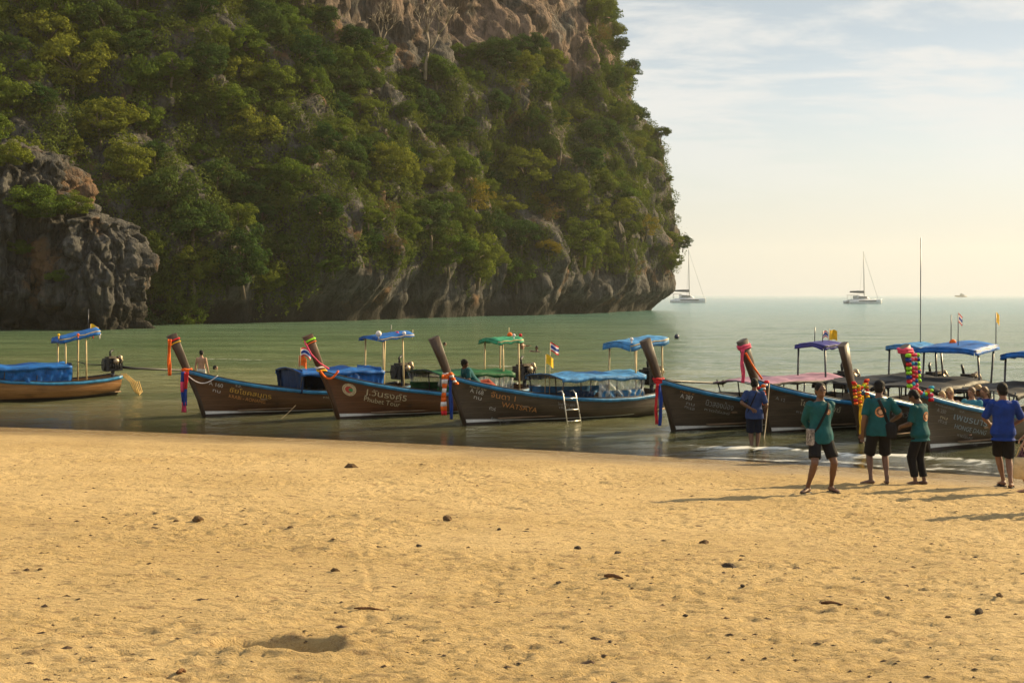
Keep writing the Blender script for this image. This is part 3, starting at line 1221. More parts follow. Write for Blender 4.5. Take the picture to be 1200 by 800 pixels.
W_BROWN = wood("hull_wood_brown", (0.060, 0.026, 0.010), (0.115, 0.052, 0.020))
W_RED = wood("hull_wood_red", (0.075, 0.026, 0.010), (0.130, 0.050, 0.018))
W_DARK = wood("hull_wood_dark", (0.038, 0.026, 0.017), (0.080, 0.056, 0.036))
W_OCHRE = wood("hull_wood_ochre", (0.20, 0.090, 0.026), (0.34, 0.17, 0.06))
W_PROW = paint("prow_wood", (0.052, 0.032, 0.021), 0.5, 0.35, 3.0, 0.4, 0.4, stretch=(1, 1, 0.3))
W_PROWB = paint("prow_wood_brown", (0.075, 0.032, 0.014), 0.5, 0.35, 3.0, 0.4, 0.4, stretch=(1, 1, 0.3))
W_PLANK = wood("deck_plank", (0.16, 0.10, 0.055), (0.26, 0.17, 0.10), 0.7)
P_BLUE = paint("gunwale_blue", (0.015, 0.17, 0.36), 0.4, 0.3)
P_BLACK = paint("black_paint", (0.014, 0.013, 0.013), 0.5, 0.3)
P_WHITE = paint("white_paint", (0.72, 0.71, 0.68), 0.5, 0.15)
P_BOTTOM = paint("bottom_paint", (0.030, 0.018, 0.015), 0.6, 0.4)
P_POLE = paint("pale_pole", (0.50, 0.38, 0.19), 0.6, 0.25)
P_STEEL = paint("dark_steel", (0.07, 0.07, 0.08), 0.35, 0.4, metal=0.6)
P_IRON = paint("engine_iron", (0.022, 0.022, 0.024), 0.45, 0.4, metal=0.4)
P_ENGB = paint("engine_bare", (0.30, 0.24, 0.17), 0.4, 0.5, metal=0.7)
P_ALU = paint("aluminium", (0.60, 0.58, 0.52), 0.3, 0.2, metal=0.7)
P_ROPE = paint("rope_fibre", (0.40, 0.33, 0.22), 0.9, 0.3, 40)
P_ROPEY = paint("rope_yellowed", (0.55, 0.36, 0.12), 0.9, 0.3, 40)
CLOTH = {
    "blue": paint("tarpaulin_blue", (0.014, 0.105, 0.36), 0.5, 0.4, 5, 0.6, 0.15),
    "navy": paint("tarpaulin_navy", (0.010, 0.030, 0.085), 0.5, 0.3, 5, 0.3, 0.15),
    "sky": paint("canvas_blue", (0.055, 0.20, 0.42), 0.6, 0.4, 4, 0.6, 0.15),
    "green": paint("canvas_green", (0.010, 0.085, 0.030), 0.55, 0.3, 4, 0.3, 0.15),
    "teal": paint("canvas_teal_green", (0.035, 0.24, 0.13), 0.55, 0.4, 4, 0.3, 0.15),
    "black": paint("canvas_black", (0.020, 0.020, 0.022), 0.6, 0.3, 4, 0.3, 0.15),
    "mauve": paint("canvas_mauve", (0.30, 0.17, 0.24), 0.6, 0.25, 4, 0.3, 0.15),
    "indigo": paint("canvas_indigo", (0.05, 0.05, 0.22), 0.55, 0.3, 4, 0.3, 0.15),
    "white": paint("canvas_white", (0.60, 0.60, 0.57), 0.6, 0.2, 4, 0.3, 0.15),
    "grey": paint("canvas_grey_blue", (0.30, 0.34, 0.40), 0.6, 0.2, 4, 0.3, 0.15),
    "red": paint("ribbon_red", (0.52, 0.020, 0.030), 0.6, 0.25, 9, 0.15, 0.15),
    "pink": paint("ribbon_pink", (0.62, 0.06, 0.14), 0.6, 0.25, 9, 0.15, 0.15),
    "orange": paint("ribbon_orange", (0.75, 0.13, 0.015), 0.6, 0.25, 9, 0.15, 0.15),
    "yellow": paint("ribbon_yellow", (0.75, 0.44, 0.02), 0.6, 0.25, 9, 0.15, 0.15),
    "lime": paint("ribbon_lime", (0.25, 0.58, 0.03), 0.6, 0.25, 9, 0.15, 0.15),
    "dkblue": paint("ribbon_blue", (0.015, 0.05, 0.26), 0.6, 0.25, 9, 0.15, 0.15),
    "pale": paint("ribbon_white", (0.70, 0.66, 0.66), 0.6, 0.2, 9, 0.15, 0.15),
    "cyan": paint("ribbon_cyan", (0.03, 0.30, 0.50), 0.6, 0.25, 9, 0.15, 0.15),
}
LET = {
    "white": paint("letter_white", (0.50, 0.49, 0.46), 0.6, 0.2, 20, 0),
    "gold": paint("letter_gold", (0.55, 0.33, 0.05), 0.5, 0.25, 20, 0),
    "orange": paint("letter_orange", (0.50, 0.22, 0.06), 0.5, 0.25, 20, 0),
    "cream": paint("letter_cream", (0.50, 0.43, 0.28), 0.6, 0.25, 20, 0),
    "grey": paint("letter_grey", (0.26, 0.27, 0.27), 0.6, 0.25, 20, 0),
    "steel": paint("letter_blue_grey", (0.24, 0.32, 0.38), 0.6, 0.25, 20, 0),
    "red": paint("letter_red", (0.45, 0.05, 0.04), 0.6, 0.25, 20, 0),
    "green": paint("letter_green", (0.04, 0.28, 0.10), 0.6, 0.25, 20, 0),
}


def plastic():
    t = NT("clear_plastic")
    v = t.coord("Object", (1.5, 1.5, 0.6))
    n = t.noise(v, 6, 4, 0.6, 1.0)
    p = t.bsdf((0.62, 0.66, 0.68), 0.18, t.bump(n, 0.6, 0.06), 0.6)
    tr = t.new("ShaderNodeBsdfTransparent")
    tr.inputs[0].default_value = (0.9, 0.92, 0.93, 1)
    mx = t.new("ShaderNodeMixShader")
    t.put(mx.inputs[0], t.rng(n, 0.35, 0.7, 0.30, 0.65))
    t.l.new(tr.outputs[0], mx.inputs[1])
    t.l.new(p, mx.inputs[2])
    return t.done(mx.outputs[0])


M_CLEAR = plastic()

# hull lines, bow at -x, stern at +x, z = 0 on the water
LEN = 6.2


def sheer(t):
    x = -0.55 + (LEN + 0.55) * t
    z = np.interp(t, [0, .08, .18, .32, .48, .65, .8, .92, 1], [1.26, 1.10, 0.94, 0.76, 0.62, 0.535, 0.53, 0.58, 0.66])
    b = 0.90 * (1 - (1 - t) ** 2.1) ** 0.85 * (1 - 0.42 * max(0, (t - 0.55) / 0.45) ** 2.2)
    return x, max(b, 0.035), float(z)


def hullp(t, v, side=-1, off=0.0):
    """v from 0 at the sheer to 1 at the keel"""
    xs, b, zs = sheer(t)
    xk = 0.02 + (LEN - 0.10) * t
    zk = -0.26 + 0.22 * max(0, (t - 0.7) / 0.3) ** 2
    p = 1.15 + 2.2 * min(1, t * 2.0)
    k = v + 0.10 * math.sin(math.pi * v) * (1 - t)
    x = xs + (xk - xs) * k
    y = b * (1 - v ** p) + 0.03
    z = zs + (zk - zs) * v
    return Vector((x, side * (y + off), z))


def hull_shell(off, v0=0.0, v1=1.0, t0=0.0, t1=1.0, nt=44, nv=12, side=-1):
    return [[hullp(t0 + (t1 - t0) * i / nt, v0 + (v1 - v0) * j / nv, side, off) for j in range(nv + 1)] for i in range(nt + 1)]


def text_mesh(s, size):
    cu = bpy.data.curves.new("lettering", 'FONT')
    cu.body = s
    cu.size = size
    cu.resolution_u = 3
    o = bpy.data.objects.new("lettering", cu)
    COL.objects.link(o)
    bpy.context.view_layer.update()
    me = bpy.data.meshes.new_from_object(o.evaluated_get(bpy.context.evaluated_depsgraph_get()))
    bpy.data.objects.remove(o)
    bpy.data.curves.remove(cu)
    return me


def letter(parent, s, x0, drop, size, mat, width=None, bold=0.0):
    """lettering laid on the hull side towards the beach; drop is the distance of its baseline below the gunwale"""
    me = text_mesh(s, size)
    n = len(me.vertices)
    co = np.zeros(n * 3, np.float32)
    me.vertices.foreach_get("co", co)
    co = co.reshape(-1, 3)
    if n == 0:
        return
    sx = width / max(1e-3, co[:, 0].max() - co[:, 0].min()) if width else 1.0
    out = np.zeros_like(co)
    for i, c in enumerate(co):
        x = x0 + (c[0] - co[:, 0].min()) * sx
        v0 = 0.2
        t = (x + 0.55) / (LEN + 0.55)
        for _ in range(4):
            xs, b, zs = sheer(t)
            zk = -0.26
            v0 = (drop - c[1]) / (zs - zk)
            t += (x - hullp(t, v0).x) / (LEN + 0.55)
        p = hullp(t, v0, -1, 0.012)
        out[i] = p
    me.vertices.foreach_set("co", out.ravel())
    me.materials.clear()
    me.materials.append(mat)
    me.update()
    link("lettering", me, parent)


PROW = [(-0.02, 0.0, -.26, 0.05, 0.05), (-0.24, 0.0, 0.48, 0.060, 0.050), (-0.48, 0, 1.08, 0.085, 0.055), (-0.61, 0, 1.36, 0.100, 0.060), (-0.78, 0, 1.75, 0.115, 0.068), (-1.00, 0, 2.24, 0.132, 0.080)]


def prow_at(h):
    zs = [p[2] for p in PROW]
    return Vector((np.interp(h, zs, [p[0] for p in PROW]), 0, h)), float(np.interp(h, zs, [p[3] for p in PROW])), float(np.interp(h, zs, [p[4] for p in PROW]))


def flag_mesh(w, h, seed, bands=None):
    P = []
    for i in range(7):
        for_row = []
        for j in range(11):
            u = j / 10
            for_row.append((w * u * 0.9, 0.10 * w * math.sin(u * 7 + seed) * u, -h * i / 6 - 0.28 * w * u * u + 0.03 * math.sin(5 * u + seed)))
        P.append(for_row)
    return P


def build_boat(cfg):
    root = empty("longtail_boat", cfg["foot"], cfg.get("yaw", R(34)))
    root.rotation_euler = (cfg.get("roll", 0), cfg.get("pitch", 0), cfg.get("yaw", R(34)))
    sc = cfg.get("scale", 1.0)
    root.scale = (sc, sc, sc)
    tag(root, cfg["label"], "boat", "longtail boats moored at the beach")
    hw = cfg.get("hull", W_DARK)
    sd = cfg.get("seed", 1)
    rr = random.Random(sd)
    # hull: outer skin, inner skin, transom
    mb = MB()
    for s in (-1, 1):
        for off, flip in ((0.0, s > 0), (-0.05, s < 0)):
            P = hull_shell(off, 0, 0.97, side=s)
            if flip:
                P = P[::-1]
            mb.sheet(P)
    tr = [hullp(1.0, j / 8, -1) for j in range(9)] + [hullp(1.0, j / 8, 1) for j in range(8, -1, -1)]
    mb.add(tr, [tuple(range(len(tr)))])
    hull = mb.build("hull", hw, root)
    bt = MB()
    for s in (-1, 1):
        P = []
        for i in range(31):
            t = i / 30
            row = []
            xs, b, zs = sheer(t)
            zk = -0.26
            for j in range(5):
                z = 0.045 + 0.01 * t - 0.30 * j / 4
                row.append(hullp(t, min(1.0, (zs - z) / (zs - zk)), s, 0.006))
            P.append(row)
        bt.sheet(P if s < 0 else P[::-1])
    bt.build("bottom_paint", P_BOTTOM, hull)
    st = MB()
    for s in (-1, 1):
        P = []
        for i in range(31):
            t = i / 30 * cfg.get("stripe", 0.8)
            xs, b, zs = sheer(t)
            zk = -0.26
            hh = 0.085 - 0.065 * min(1, t * 3.2)
            P.append([hullp(t, (zs - z) / (zs - zk), s, 0.010) for z in (0.05 + hh, 0.05)])
        st.sheet(P if s < 0 else P[::-1])
    st.build("waterline_stripe", cfg.get("stripe_mat", P_WHITE), hull)
    # gunwales with a dark capping
    for s in (-1, 1):
        g, k = MB(), MB()
        secs, sec2 = [], []
        for i in range(45):
            t = i / 44
            xs, b, zs = sheer(t)
            c = Vector((xs, s * (b + 0.045), zs - 0.035))
            secs.append((c, Vector((0, 0.030, 0)), Vector((0, 0, 0.052))))
            sec2.append((c + Vector((0, -s * 0.02, 0.062)), Vector((0, 0.045, 0)), Vector((0, 0, 0.016))))
        g.loft(secs, 8, True, 4).build("gunwale", cfg.get("rail", P_BLUE), root)
        k.loft(sec2, 6, True, 4).build("capping", P_BLACK, hull)
    # stem and tall prow
    pm = MB()
    fr = [(Vector(p[:3]), Vector((p[3], 0, p[3] * 0.35 if i == len(PROW) - 1 else p[3] * 0.2)), Vector((0, p[4], 0))) for i, p in enumerate(PROW)]
    pm.loft(fr, 12, True, 5)
    pm.build("prow", cfg.get("prow", W_PROW), root)
    # decks and thwarts
    dk = MB()
    P = []
    for i in range(10):
        t = 0.015 + 0.20 * i / 9
        xs, b, zs = sheer(t)
        P.append([(xs, y * (b - 0.02), zs - 0.05) for y in (-1, -.5, 0, .5, 1)])
    dk.sheet(P[::-1], 0.03)
    dk.build("foredeck", W_PLANK, root)
    fl = MB()
    P = []
    for i in range(12):
        t = 0.2 + 0.8 * i / 11
        xs, b, zs = sheer(t)
        P.append([(xs, y * b * 0.80, 0.12) for y in (-1, -.5, 0, .5, 1)])
    fl.sheet(P[::-1], 0.03)
    fl.build("floor", W_PLANK, root)
    for xb in (1.5, 2.3, 3.1, 3.9):
        t = (xb + 0.55) / (LEN + .55)
        b = sheer(t)[1]
        MB().box((xb, 0, 0.42), (0.26, 2 * b * 0.93, 0.04)).build("bench", W_PLANK, root)
    # low canopy amidships
    ca = cfg.get("canopy")
    if ca:
        x0, x1, z0 = ca["x0"], ca["x1"], ca["z"]
        w = ca.get("w", 0.86)
        P = []
        n = 26
        for i in range(n + 1):
            u = i / n
            row = []
            for j in range(11):
                y = -1 + 0.2 * j
                z = z0 + 0.10 * (1 - y * y) + 0.02 * math.sin(u * 9 + sd) - 0.08 * abs(math.sin(u * math.pi * 3)) * (1 - abs(y)) + 0.02 * mnoise.noise((u * 5 + sd, y * 2, 0)) + 0.02 * mnoise.noise((u * 14 + y * 3 + sd, y * 5, 2))
                z += ca.get("rise", 0.0) * u - ca.get("bowdip", 0.0) * (1 - u) ** 4
                row.append((x0 + (x1 - x0) * u, y * w, z))
            P.append(row)
        can = MB().sheet(P[::-1], 0.018).build("canopy", CLOTH[ca["col"]], root)
        val = MB()
        for s in (-1, 1):
            Q = []
            for i in range(n + 1):
                u = i / n
                zz = P[i][0][2] if s < 0 else P[i][-1][2]
                Q.append([(x0 + (x1 - x0) * u, s * (w + 0.012), zz + 0.02), (x0 + (x1 - x0) * u, s * (w + 0.02 + 0.012 * math.sin(i * 1.9)), zz - ca.get("val", 0.09) - 0.02 * math.sin(i * 0.9 + sd))])
            val.sheet(Q, 0.006)
        val.build("valance", CLOTH[ca.get("valcol", ca["col"])], can)
        np_ = ca.get("posts", 4)
        for s in (-1, 1):
            for k in range(np_):
                x = x0 + 0.1 + (x1 - x0 - 0.2) * k / (np_ - 1)
                t = (x + .55) / (LEN + .55)
                _, b, zs = sheer(t)
                MB().tube([(x, s * b, zs - 0.08), (x, s * (w - 0.03), z0 + ca.get("rise", 0) * (x - x0) / (x1 - x0) + 0.01)], 0.018, 6).build("canopy_post", ca.get("postmat", P_STEEL), root)
        for (x, tie) in ((x0, 0), (x1, 1)):
            MB().tube([(x0 + (x1 - x0) * tie, -w, P[-1 if tie else 0][0][2]), (x0 + (x1 - x0) * tie, 0, P[-1 if tie else 0][5][2]), (x0 + (x1 - x0) * tie, w, P[-1 if tie else 0][-1][2])], 0.014, 6).build("canopy_bow", P_STEEL, root)
        for (side, ca0, ca1, zt, zb, m, nm) in ca.get("curtains", ()):
            Q = []
            nn = 30
            for i in range(nn + 1):
                u = ca0 + (ca1 - ca0) * i / nn
                x = x0 + (x1 - x0) * u
                t = (x + .55) / (LEN + .55)
                _, b, zs = sheer(t)
                row = []
                for j in range(9):
                    q = j / 8
                    top = z0 + 0.01 + ca.get("rise", 0) * u
                    zl = zs - 0.02
                    ztop, zbot = zl + (top - zl) * zt, zl + (top - zl) * zb
                    z = ztop + (zbot - ztop) * q
                    y = (w - 0.03) + (b - w + 0.03) * (1 - (z - zl) / (top - zl))
                    wr = 0.028 * math.sin(i * 1.3 + 2.2 * math.sin(q * 2 + i * 0.2) + sd) * (0.35 + q) + 0.05 * mnoise.noise((x * 2.2 + sd, z * 3, 0.3)) + 0.03 * mnoise.noise(((x + z * 1.5) * 6 + sd, z * 2, 0.9))
                    row.append((x, side * (y + 0.02 + wr), z))
                Q.append(row)
            if side > 0:
                Q = Q[::-1]
            MB().sheet(Q, 0.0).build(nm, m, root)
        for (u, m, drop) in ca.get("ends", ()):
            x = x0 + (x1 - x0) * u
            t = (x + .55) / (LEN + .55)
            _, b, zs = sheer(t)
            Q = [[(x + 0.03 * math.sin(j * 1.7 + i * .5), (-1 + j / 6) * (w - 0.05), (z0 + 0.1) + (zs + drop - z0 - .1) * i / 6) for j in range(13)] for i in range(7)]
            MB().sheet(Q, 0.01).build("end_curtain", m, root)
    # high roof over the helmsman
    ro = cfg.get("roof")
    if ro:
        xa, xb, zr = ro.get("x0", 4.75), ro.get("x1", 6.1), ro.get("z", 2.02)
        w = ro.get("w", 0.62)
        P = [[(xa + (xb - xa) * i / 8, (-1 + j / 4) * w, zr + ro.get("tilt", 0.06) * i / 8 + 0.07 * (1 - (-1 + j / 4) ** 2) + 0.015 * math.sin(i * 2 + j + sd)) for j in range(9)] for i in range(9)]
        rf = MB().sheet(P[::-1], 0.03).build("roof", CLOTH[ro["col"]], root)
        vl = MB()
        for s in (0, 8):
            vl.sheet([[P[i][s], (P[i][s][0], P[i][s][1] * 1.04, P[i][s][2] - ro.get("val", 0.13) - 0.015 * math.sin(i * 2.1))] for i in range(9)], 0.006)
        vl.sheet([[P[0][j], (P[0][j][0] - 0.02, P[0][j][1], P[0][j][2] - ro.get("val", 0.13))] for j in range(9)], 0.006)
        vl.build("roof_valance", CLOTH[ro.get("valcol", ro["col"])], rf)
        for x in ro.get("posts", (xa + 0.12, xb - 0.22)):
            t = (x + .55) / (LEN + .55)
            _, b, zs = sheer(min(t, 1))
            for s in (-1, 1):
                MB().tube([(x, s * min(b, w * 1.02), zs - 0.1), (x, s * w * 0.92, zr + 0.02)], ro.get("pr", 0.026), 7).build("roof_post", ro.get("postmat", P_POLE), root)
        for s in (-1, 1):
            MB().tube([P[i][4 + s * 4] for i in range(9)], 0.018, 6).build("roof_rail", ro.get("postmat", P_POLE), root)
        for (u, y, r_, m) in ro.get("balls", ()):
            x = xa + (xb - xa) * u
            MB().tube([(x, y * w, zr + 0.03), (x, y * w, zr + 0.14)], 0.02, 6).ball((x, y * w, zr + 0.18), r_, 9, 6).build("lantern", m, root)
        for (u, y, hgt, m, fl_) in ro.get("poles", ()):
            x = xa + (xb - xa) * u
            po = MB().tube([(x, y * w, zr), (x + 0.02, y * w, zr + hgt)], 0.012, 6).build("flag_pole" if fl_ else "aerial", m, root)
            if fl_:
                make_flag(po, (x + 0.02, y * w, zr + hgt - 0.01), fl_, rr)
    for (pos, hgt, fl_) in cfg.get("flags", ()):
        po = MB().tube([pos, (pos[0] + 0.03, pos[1], pos[2] + hgt)], 0.012, 6).build("flag_pole", P_POLE, root)
        make_flag(po, (pos[0] + 0.03, pos[1], pos[2] + hgt - 0.01), fl_, rr)
    if cfg.get("engine", True):
        build_engine(root, cfg.get("shaft", True), rr)
    for L in cfg.get("letters", ()):
        letter(root, *L)
    if cfg.get("emblem"):
        x0, drop, r_ = cfg["emblem"]
        for rad, m, off in ((r_, LET["cream"], 0.010), (r_ * 0.86, LET["orange"], 0.013), (r_ * 0.80, LET["cream"], 0.016), (r_ * 0.55, LET["red"], 0.019), (r_ * 0.3, LET["green"], 0.022)):
            disc = MB()
            vs = []
            for k in range(28):
                a = 2 * math.pi * k / 28
                dx = {LET["green"]: 0.035, LET["red"]: -0.01}.get(m, 0)
                x, dr = x0 + dx + rad * math.cos(a), drop - rad * math.sin(a)
                t = (x + .55) / (LEN + .55)
                for _ in range(4):
                    _, b, zs = sheer(t)
                    v = dr / (zs + 0.26)
                    t += (x - hullp(t, v).x) / (LEN + .55)
                vs.append(hullp(t, v, -1, off))
            disc.add(vs, [tuple(range(28))])
            disc.build("emblem", m, root)
    return root


def make_flag(parent, top, kind, rr):
    w, h = {"thai": (0.34, 0.24), "yellow": (0.30, 0.26), "small": (0.2, 0.16), "orange": (0.26, 0.3)}[kind]
    P = [[Vector(p) + Vector(top) for p in row] for row in flag_mesh(w, h, rr.uniform(0, 6))]
    if kind == "thai" or kind == "small":
        cols = ["red", "pale", "dkblue", "dkblue", "pale", "red"]
        f = MB().sheet(P).mesh("flag")
        names = {}
        for c in ("red", "pale", "dkblue"):
            names[c] = len(f.materials)
            f.materials.append(CLOTH[c])
        for k, pl in enumerate(f.polygons):
            pl.material_index = names[cols[k // 10]]
        link("flag", f, parent)
    else:
        MB().sheet(P).build("flag", CLOTH["yellow" if kind == "yellow" else "orange"], parent)


def build_engine(root, shaft, rr):
    e = MB()
    e.box((6.05, 0, 0.98), (0.55, 0.36, 0.34)).box((6.02, 0, 1.2), (0.40, 0.24, 0.14)).box((5.82, 0, 1.0), (0.10, 0.46, 0.42))
    e.tube([(5.8, 0, 1.0), (5.72, 0, 1.0)], 0.19, 12)
    e.tube([(6.0, 0.1, 1.25), (6.0, 0.13, 1.42), (6.12, 0.2, 1.48)], 0.035, 7)
    for k in range(5):
        e.tube([(5.9 + 0.08 * k, -0.19, 1.08), (5.9 + 0.08 * k, -0.25, 1.0), (5.9 + 0.08 * k, -0.2, 0.88)], 0.02, 6)
    eng = e.build("engine", P_IRON, root)
    b = MB()
    b.ball((6.1, -0.2, 1.12), (0.11, 0.09, 0.11)).ball((6.25, -0.14, 1.24), 0.085).box((5.98, -0.2, 1.26), (0.22, 0.1, 0.07)).tube([(6.2, -.2, 1.0), (6.3, -.24, 1.15), (6.22, -.2, 1.3)], 0.025, 6)
    b.build("manifold", P_ENGB, eng)
    MB().tube([(6.05, 0, 0.45), (6.05, 0, 0.84)], 0.06, 9).box((6.05, 0, 0.82), (0.3, 0.26, 0.05)).build("engine_mount", P_STEEL, root)
    MB().tube([(5.75, 0.05, 1.0), (5.3, 0.12, 1.03), (4.95, 0.14, 1.12)], 0.018, 6).build("tiller", P_STEEL, eng)
    if shaft:
        MB().tube([(6.3, 0, 0.92), (6.75, 0, 0.86), (8.7, 0.0, 0.72)], [0.055, 0.042, 0.03], 8).build("propeller_shaft", P_IRON, eng)
        pr = MB()
        for k in range(3):
            a = k * 2.094
            d = Vector((0, math.cos(a), math.sin(a)))
            s = Vector((0.35, -math.sin(a), math.cos(a))).normalized()
            c = Vector((8.7, 0, 0.72))
            pr.add([c + s * 0.025, c + d * 0.07 + s * 0.05, c + d * 0.13, c + d * 0.07 - s * 0.05, c - s * 0.025], [(0, 1, 2, 3, 4)])
        pr.ball((8.7, 0, .72), 0.03, 7, 5)
        pr.build("propeller", P_ENGB, eng)


# ---- things tied to the prows
def on_boat(boat, name, label, cat, group=None):
    e = empty(name, boat.location)
    e.rotation_euler = boat.rotation_euler
    e.scale = boat.scale
    return tag(e, label, cat, group)


def wrap(parent, h, col, turns=2, fat=0.03, extra=0.02, name="wrap", slope=0.0):
    mb = MB()
    for k in range(turns):
        hh = h + k * fat * 1.5
        c, a, b = prow_at(hh)
        pts = []
        for q in range(25):
            t = 2 * math.pi * q / 24
            ct, s_ = math.cos(t), math.sin(t)
            ca = math.copysign(abs(ct) ** 0.5, ct)
            sa = math.copysign(abs(s_) ** 0.5, s_)
            pts.append(c + Vector((ca * (a + extra), sa * (b + extra), slope * ca + 0.01 * math.sin(3 * t + k))))
        mb.tube(pts, fat, 6, cap=False)
    return mb.build(name, CLOTH[col], parent)


def strip(parent, top, length, w, col, sway=0.05, bands=None, seed=0, name="streamer", lean=(0, 0)):
    """a hanging strip of cloth with soft folds; bands gives alternating colours"""
    n = 18
    segs = bands or [col]
    out = None
    for bi, c in enumerate(segs):
        P = []
        for i in range(n // len(segs) + 1 if bands else n + 1):
            u = (bi + i / (n // len(segs))) / len(segs) if bands else i / n
            z = top[2] - length * u
            sx = sway * math.sin(u * 4 + seed) * u + lean[0] * u
            row = []
            for j in range(5):
                q = (j / 4 - 0.5)
                row.append((top[0] + sx + q * w * (1 + 0.15 * math.sin(u * 9 + seed)), top[1] + lean[1] * u + 0.03 * math.sin(q * 7 + u * 6 + seed), z))
            P.append(row)
        mb = MB().sheet(P, 0.012)
        o = mb.build(name, CLOTH[c], parent)
        out = out or o
    return out


def beads(parent, pts, r, cols, name="flower", step=None, seed=0):
    """a garland: ruffled flower heads threaded along a path"""
    rr = random.Random(seed)
    pts = [Vector(p) for p in pts]
    L = [0]
    for a, b in zip(pts, pts[1:]):
        L.append(L[-1] + (b - a).length)
    step = step or r * 1.5
    n = max(2, int(L[-1] / step))
    for k in range(n):
        s = L[-1] * (k + 0.5) / n
        i = max(j for j in range(len(L)) if L[j] <= s)
        i = min(i, len(pts) - 2)
        p = pts[i].lerp(pts[i + 1], (s - L[i]) / max(1e-5, L[i + 1] - L[i]))
        mb = MB()
        nn = 12
        secs = []
        for z, q in ((-0.7, 0.35), (-0.5, 0.85), (0, 1.0), (0.5, 0.85), (0.7, 0.35)):
            secs.append((p + Vector((0, 0, z * r * 0.9)), Vector((q * r, 0, 0)), Vector((0, q * r, 0))))
        mb.loft(secs, nn)
        mb.v = [tuple(Vector(v) + (Vector(v) - p) * (0.22 * (1 if (idx % 2) else -1) + rr.uniform(-.1, .1))) for idx, v in enumerate(mb.v)]
        o = mb.build(name, CLOTH[cols[k % len(cols)]], parent)


def arc(a, b, sag, n=14):
    a, b = Vector(a), Vector(b)
    return [a.lerp(b, i / n) - Vector((0, 0, sag * math.sin(math.pi * i / n))) for i in range(n + 1)]


B = {}
TH = "กขคงจฉชซ"
YAW = R(34)


def foot(px, py):
    p = on_sea(px, py)
    return (p.x, p.y, 0.0)


B["a"] = build_boat(dict(
    foot=(-18.25, 39.05, 0), yaw=YAW, label="ochre-bottomed longtail boat moored stern-out with blue tarpaulin side curtain", hull=W_OCHRE, seed=1, stripe=0.01,
    canopy=dict(x0=1.4, x1=4.5, z=1.04, col="blue", curtains=[(-1, 0.30, 1.0, 0.97, 0.0, CLOTH["blue"], "side_curtain"), (1, 0.30, 1.0, 0.97, 0.0, CLOTH["navy"], "side_curtain")], ends=[(1.0, CLOTH["navy"], 0.0)]),
    roof=dict(col="blue", x0=4.2, x1=5.5, w=0.5, z=1.85, tilt=0.30, val=0.12, posts=(4.4, 5.05), balls=[(0.0, -0.8, 0.045, CLOTH["yellow"]), (0.45, -1.0, 0.045, CLOTH["orange"]), (1.0, -0.8, 0.05, CLOTH["pale"]), (0.95, 0.2, 0.05, CLOTH["red"])],
              poles=[(0.85, 0.0, 0.5, P_POLE, "yellow"), (0.82, 0.2, 1.0, P_STEEL, None)])))
B["b"] = build_boat(dict(
    foot=foot(243, 487), yaw=R(33), label="brown longtail boat with gold lettering and navy end curtain under a blue canopy", hull=W_BROWN, seed=2,
    canopy=dict(x0=2.35, x1=5.0, z=1.12, col="blue", curtains=[(-1, 0.55, 1.0, 0.97, 0.05, CLOTH["blue"], "side_curtain"), (1, 0.0, 1.0, 0.97, 0.0, CLOTH["navy"], "side_curtain")], ends=[(0.04, CLOTH["navy"], -0.1), (0.97, CLOTH["blue"], 0.0)]),
    roof=dict(col="blue", x0=4.9, x1=6.1, z=2.0, tilt=0.14, val=0.05, posts=(5.1, 5.75), balls=[(0.05, -0.9, 0.09, CLOTH["pale"]), (0.7, -0.4, 0.05, CLOTH["red"]), (0.85, 0.3, 0.05, CLOTH["orange"]), (0.5, 0.7, 0.05, CLOTH["lime"]), (0.75, -0.9, 0.06, CLOTH["pale"])],
              poles=[(0.7, 0.3, 0.42, P_STEEL, None), (0.98, -0.9, 0.28, P_POLE, None)]),
    flags=[((2.6, -0.3, 1.2), 0.62, "thai"), ((2.55, -0.28, 1.2), 0.40, "orange")],
    letters=[("A 160", -0.02, 0.28, 0.17, LET["white"], 0.36), ("กบ", 0.09, 0.46, 0.14, LET["white"], 0.20), ("จ.ส.", 0.66, 0.16, 0.11, LET["white"], 0.16),
             ("ชัยโชคสมุทร", 0.52, 0.36, 0.20, LET["gold"], 1.12), ("KRABI - AONANG", 0.52, 0.53, 0.14, LET["orange"], 0.98), ("หาดไร่เลย์ โทร 075", 3.1, 0.20, 0.10, LET["cream"], 1.0)]))
B["c"] = build_boat(dict(
    foot=foot(400, 490), yaw=R(35), label="reddish brown longtail boat with round emblem and green canopy", hull=W_RED, seed=3, prow=W_PROWB,
    canopy=dict(x0=2.55, x1=5.1, z=1.12, col="green", rise=-0.05, posts=5, curtains=[(-1, 0.02, 0.46, 0.92, 0.36, M_CLEAR, "plastic_curtain"), (-1, 0.02, 0.46, 0.36, 0.0, CLOTH["green"], "side_curtain"), (-1, 0.48, 1.0, 0.97, 0.0, M_CLEAR, "plastic_curtain"), (1, 0.0, 1.0, 0.97, 0.45, M_CLEAR, "plastic_curtain"), (1, 0.0, 1.0, 0.45, 0.0, CLOTH["green"], "side_curtain")]),
    roof=dict(col="teal", x0=4.75, x1=5.65, w=0.5, z=1.96, tilt=0.05, val=0.08, posts=(4.95, 5.5), balls=[(0.85, 0.0, 0.08, CLOTH["orange"]), (1.0, -0.7, 0.05, CLOTH["red"]), (0.7, -0.8, 0.05, CLOTH["pale"])], poles=[(0.8, 0, 0.4, P_POLE, None)]),
    letters=[("J.วันรงค์5", 0.55, 0.36, 0.24, LET["cream"], 1.15), ("Phubet Tour", 0.55, 0.56, 0.20, LET["cream"], 1.0), ("กะบี่", 3.3, 0.2, 0.11, LET["cream"], 0.4)],
    emblem=(0.13, 0.33, 0.185)))
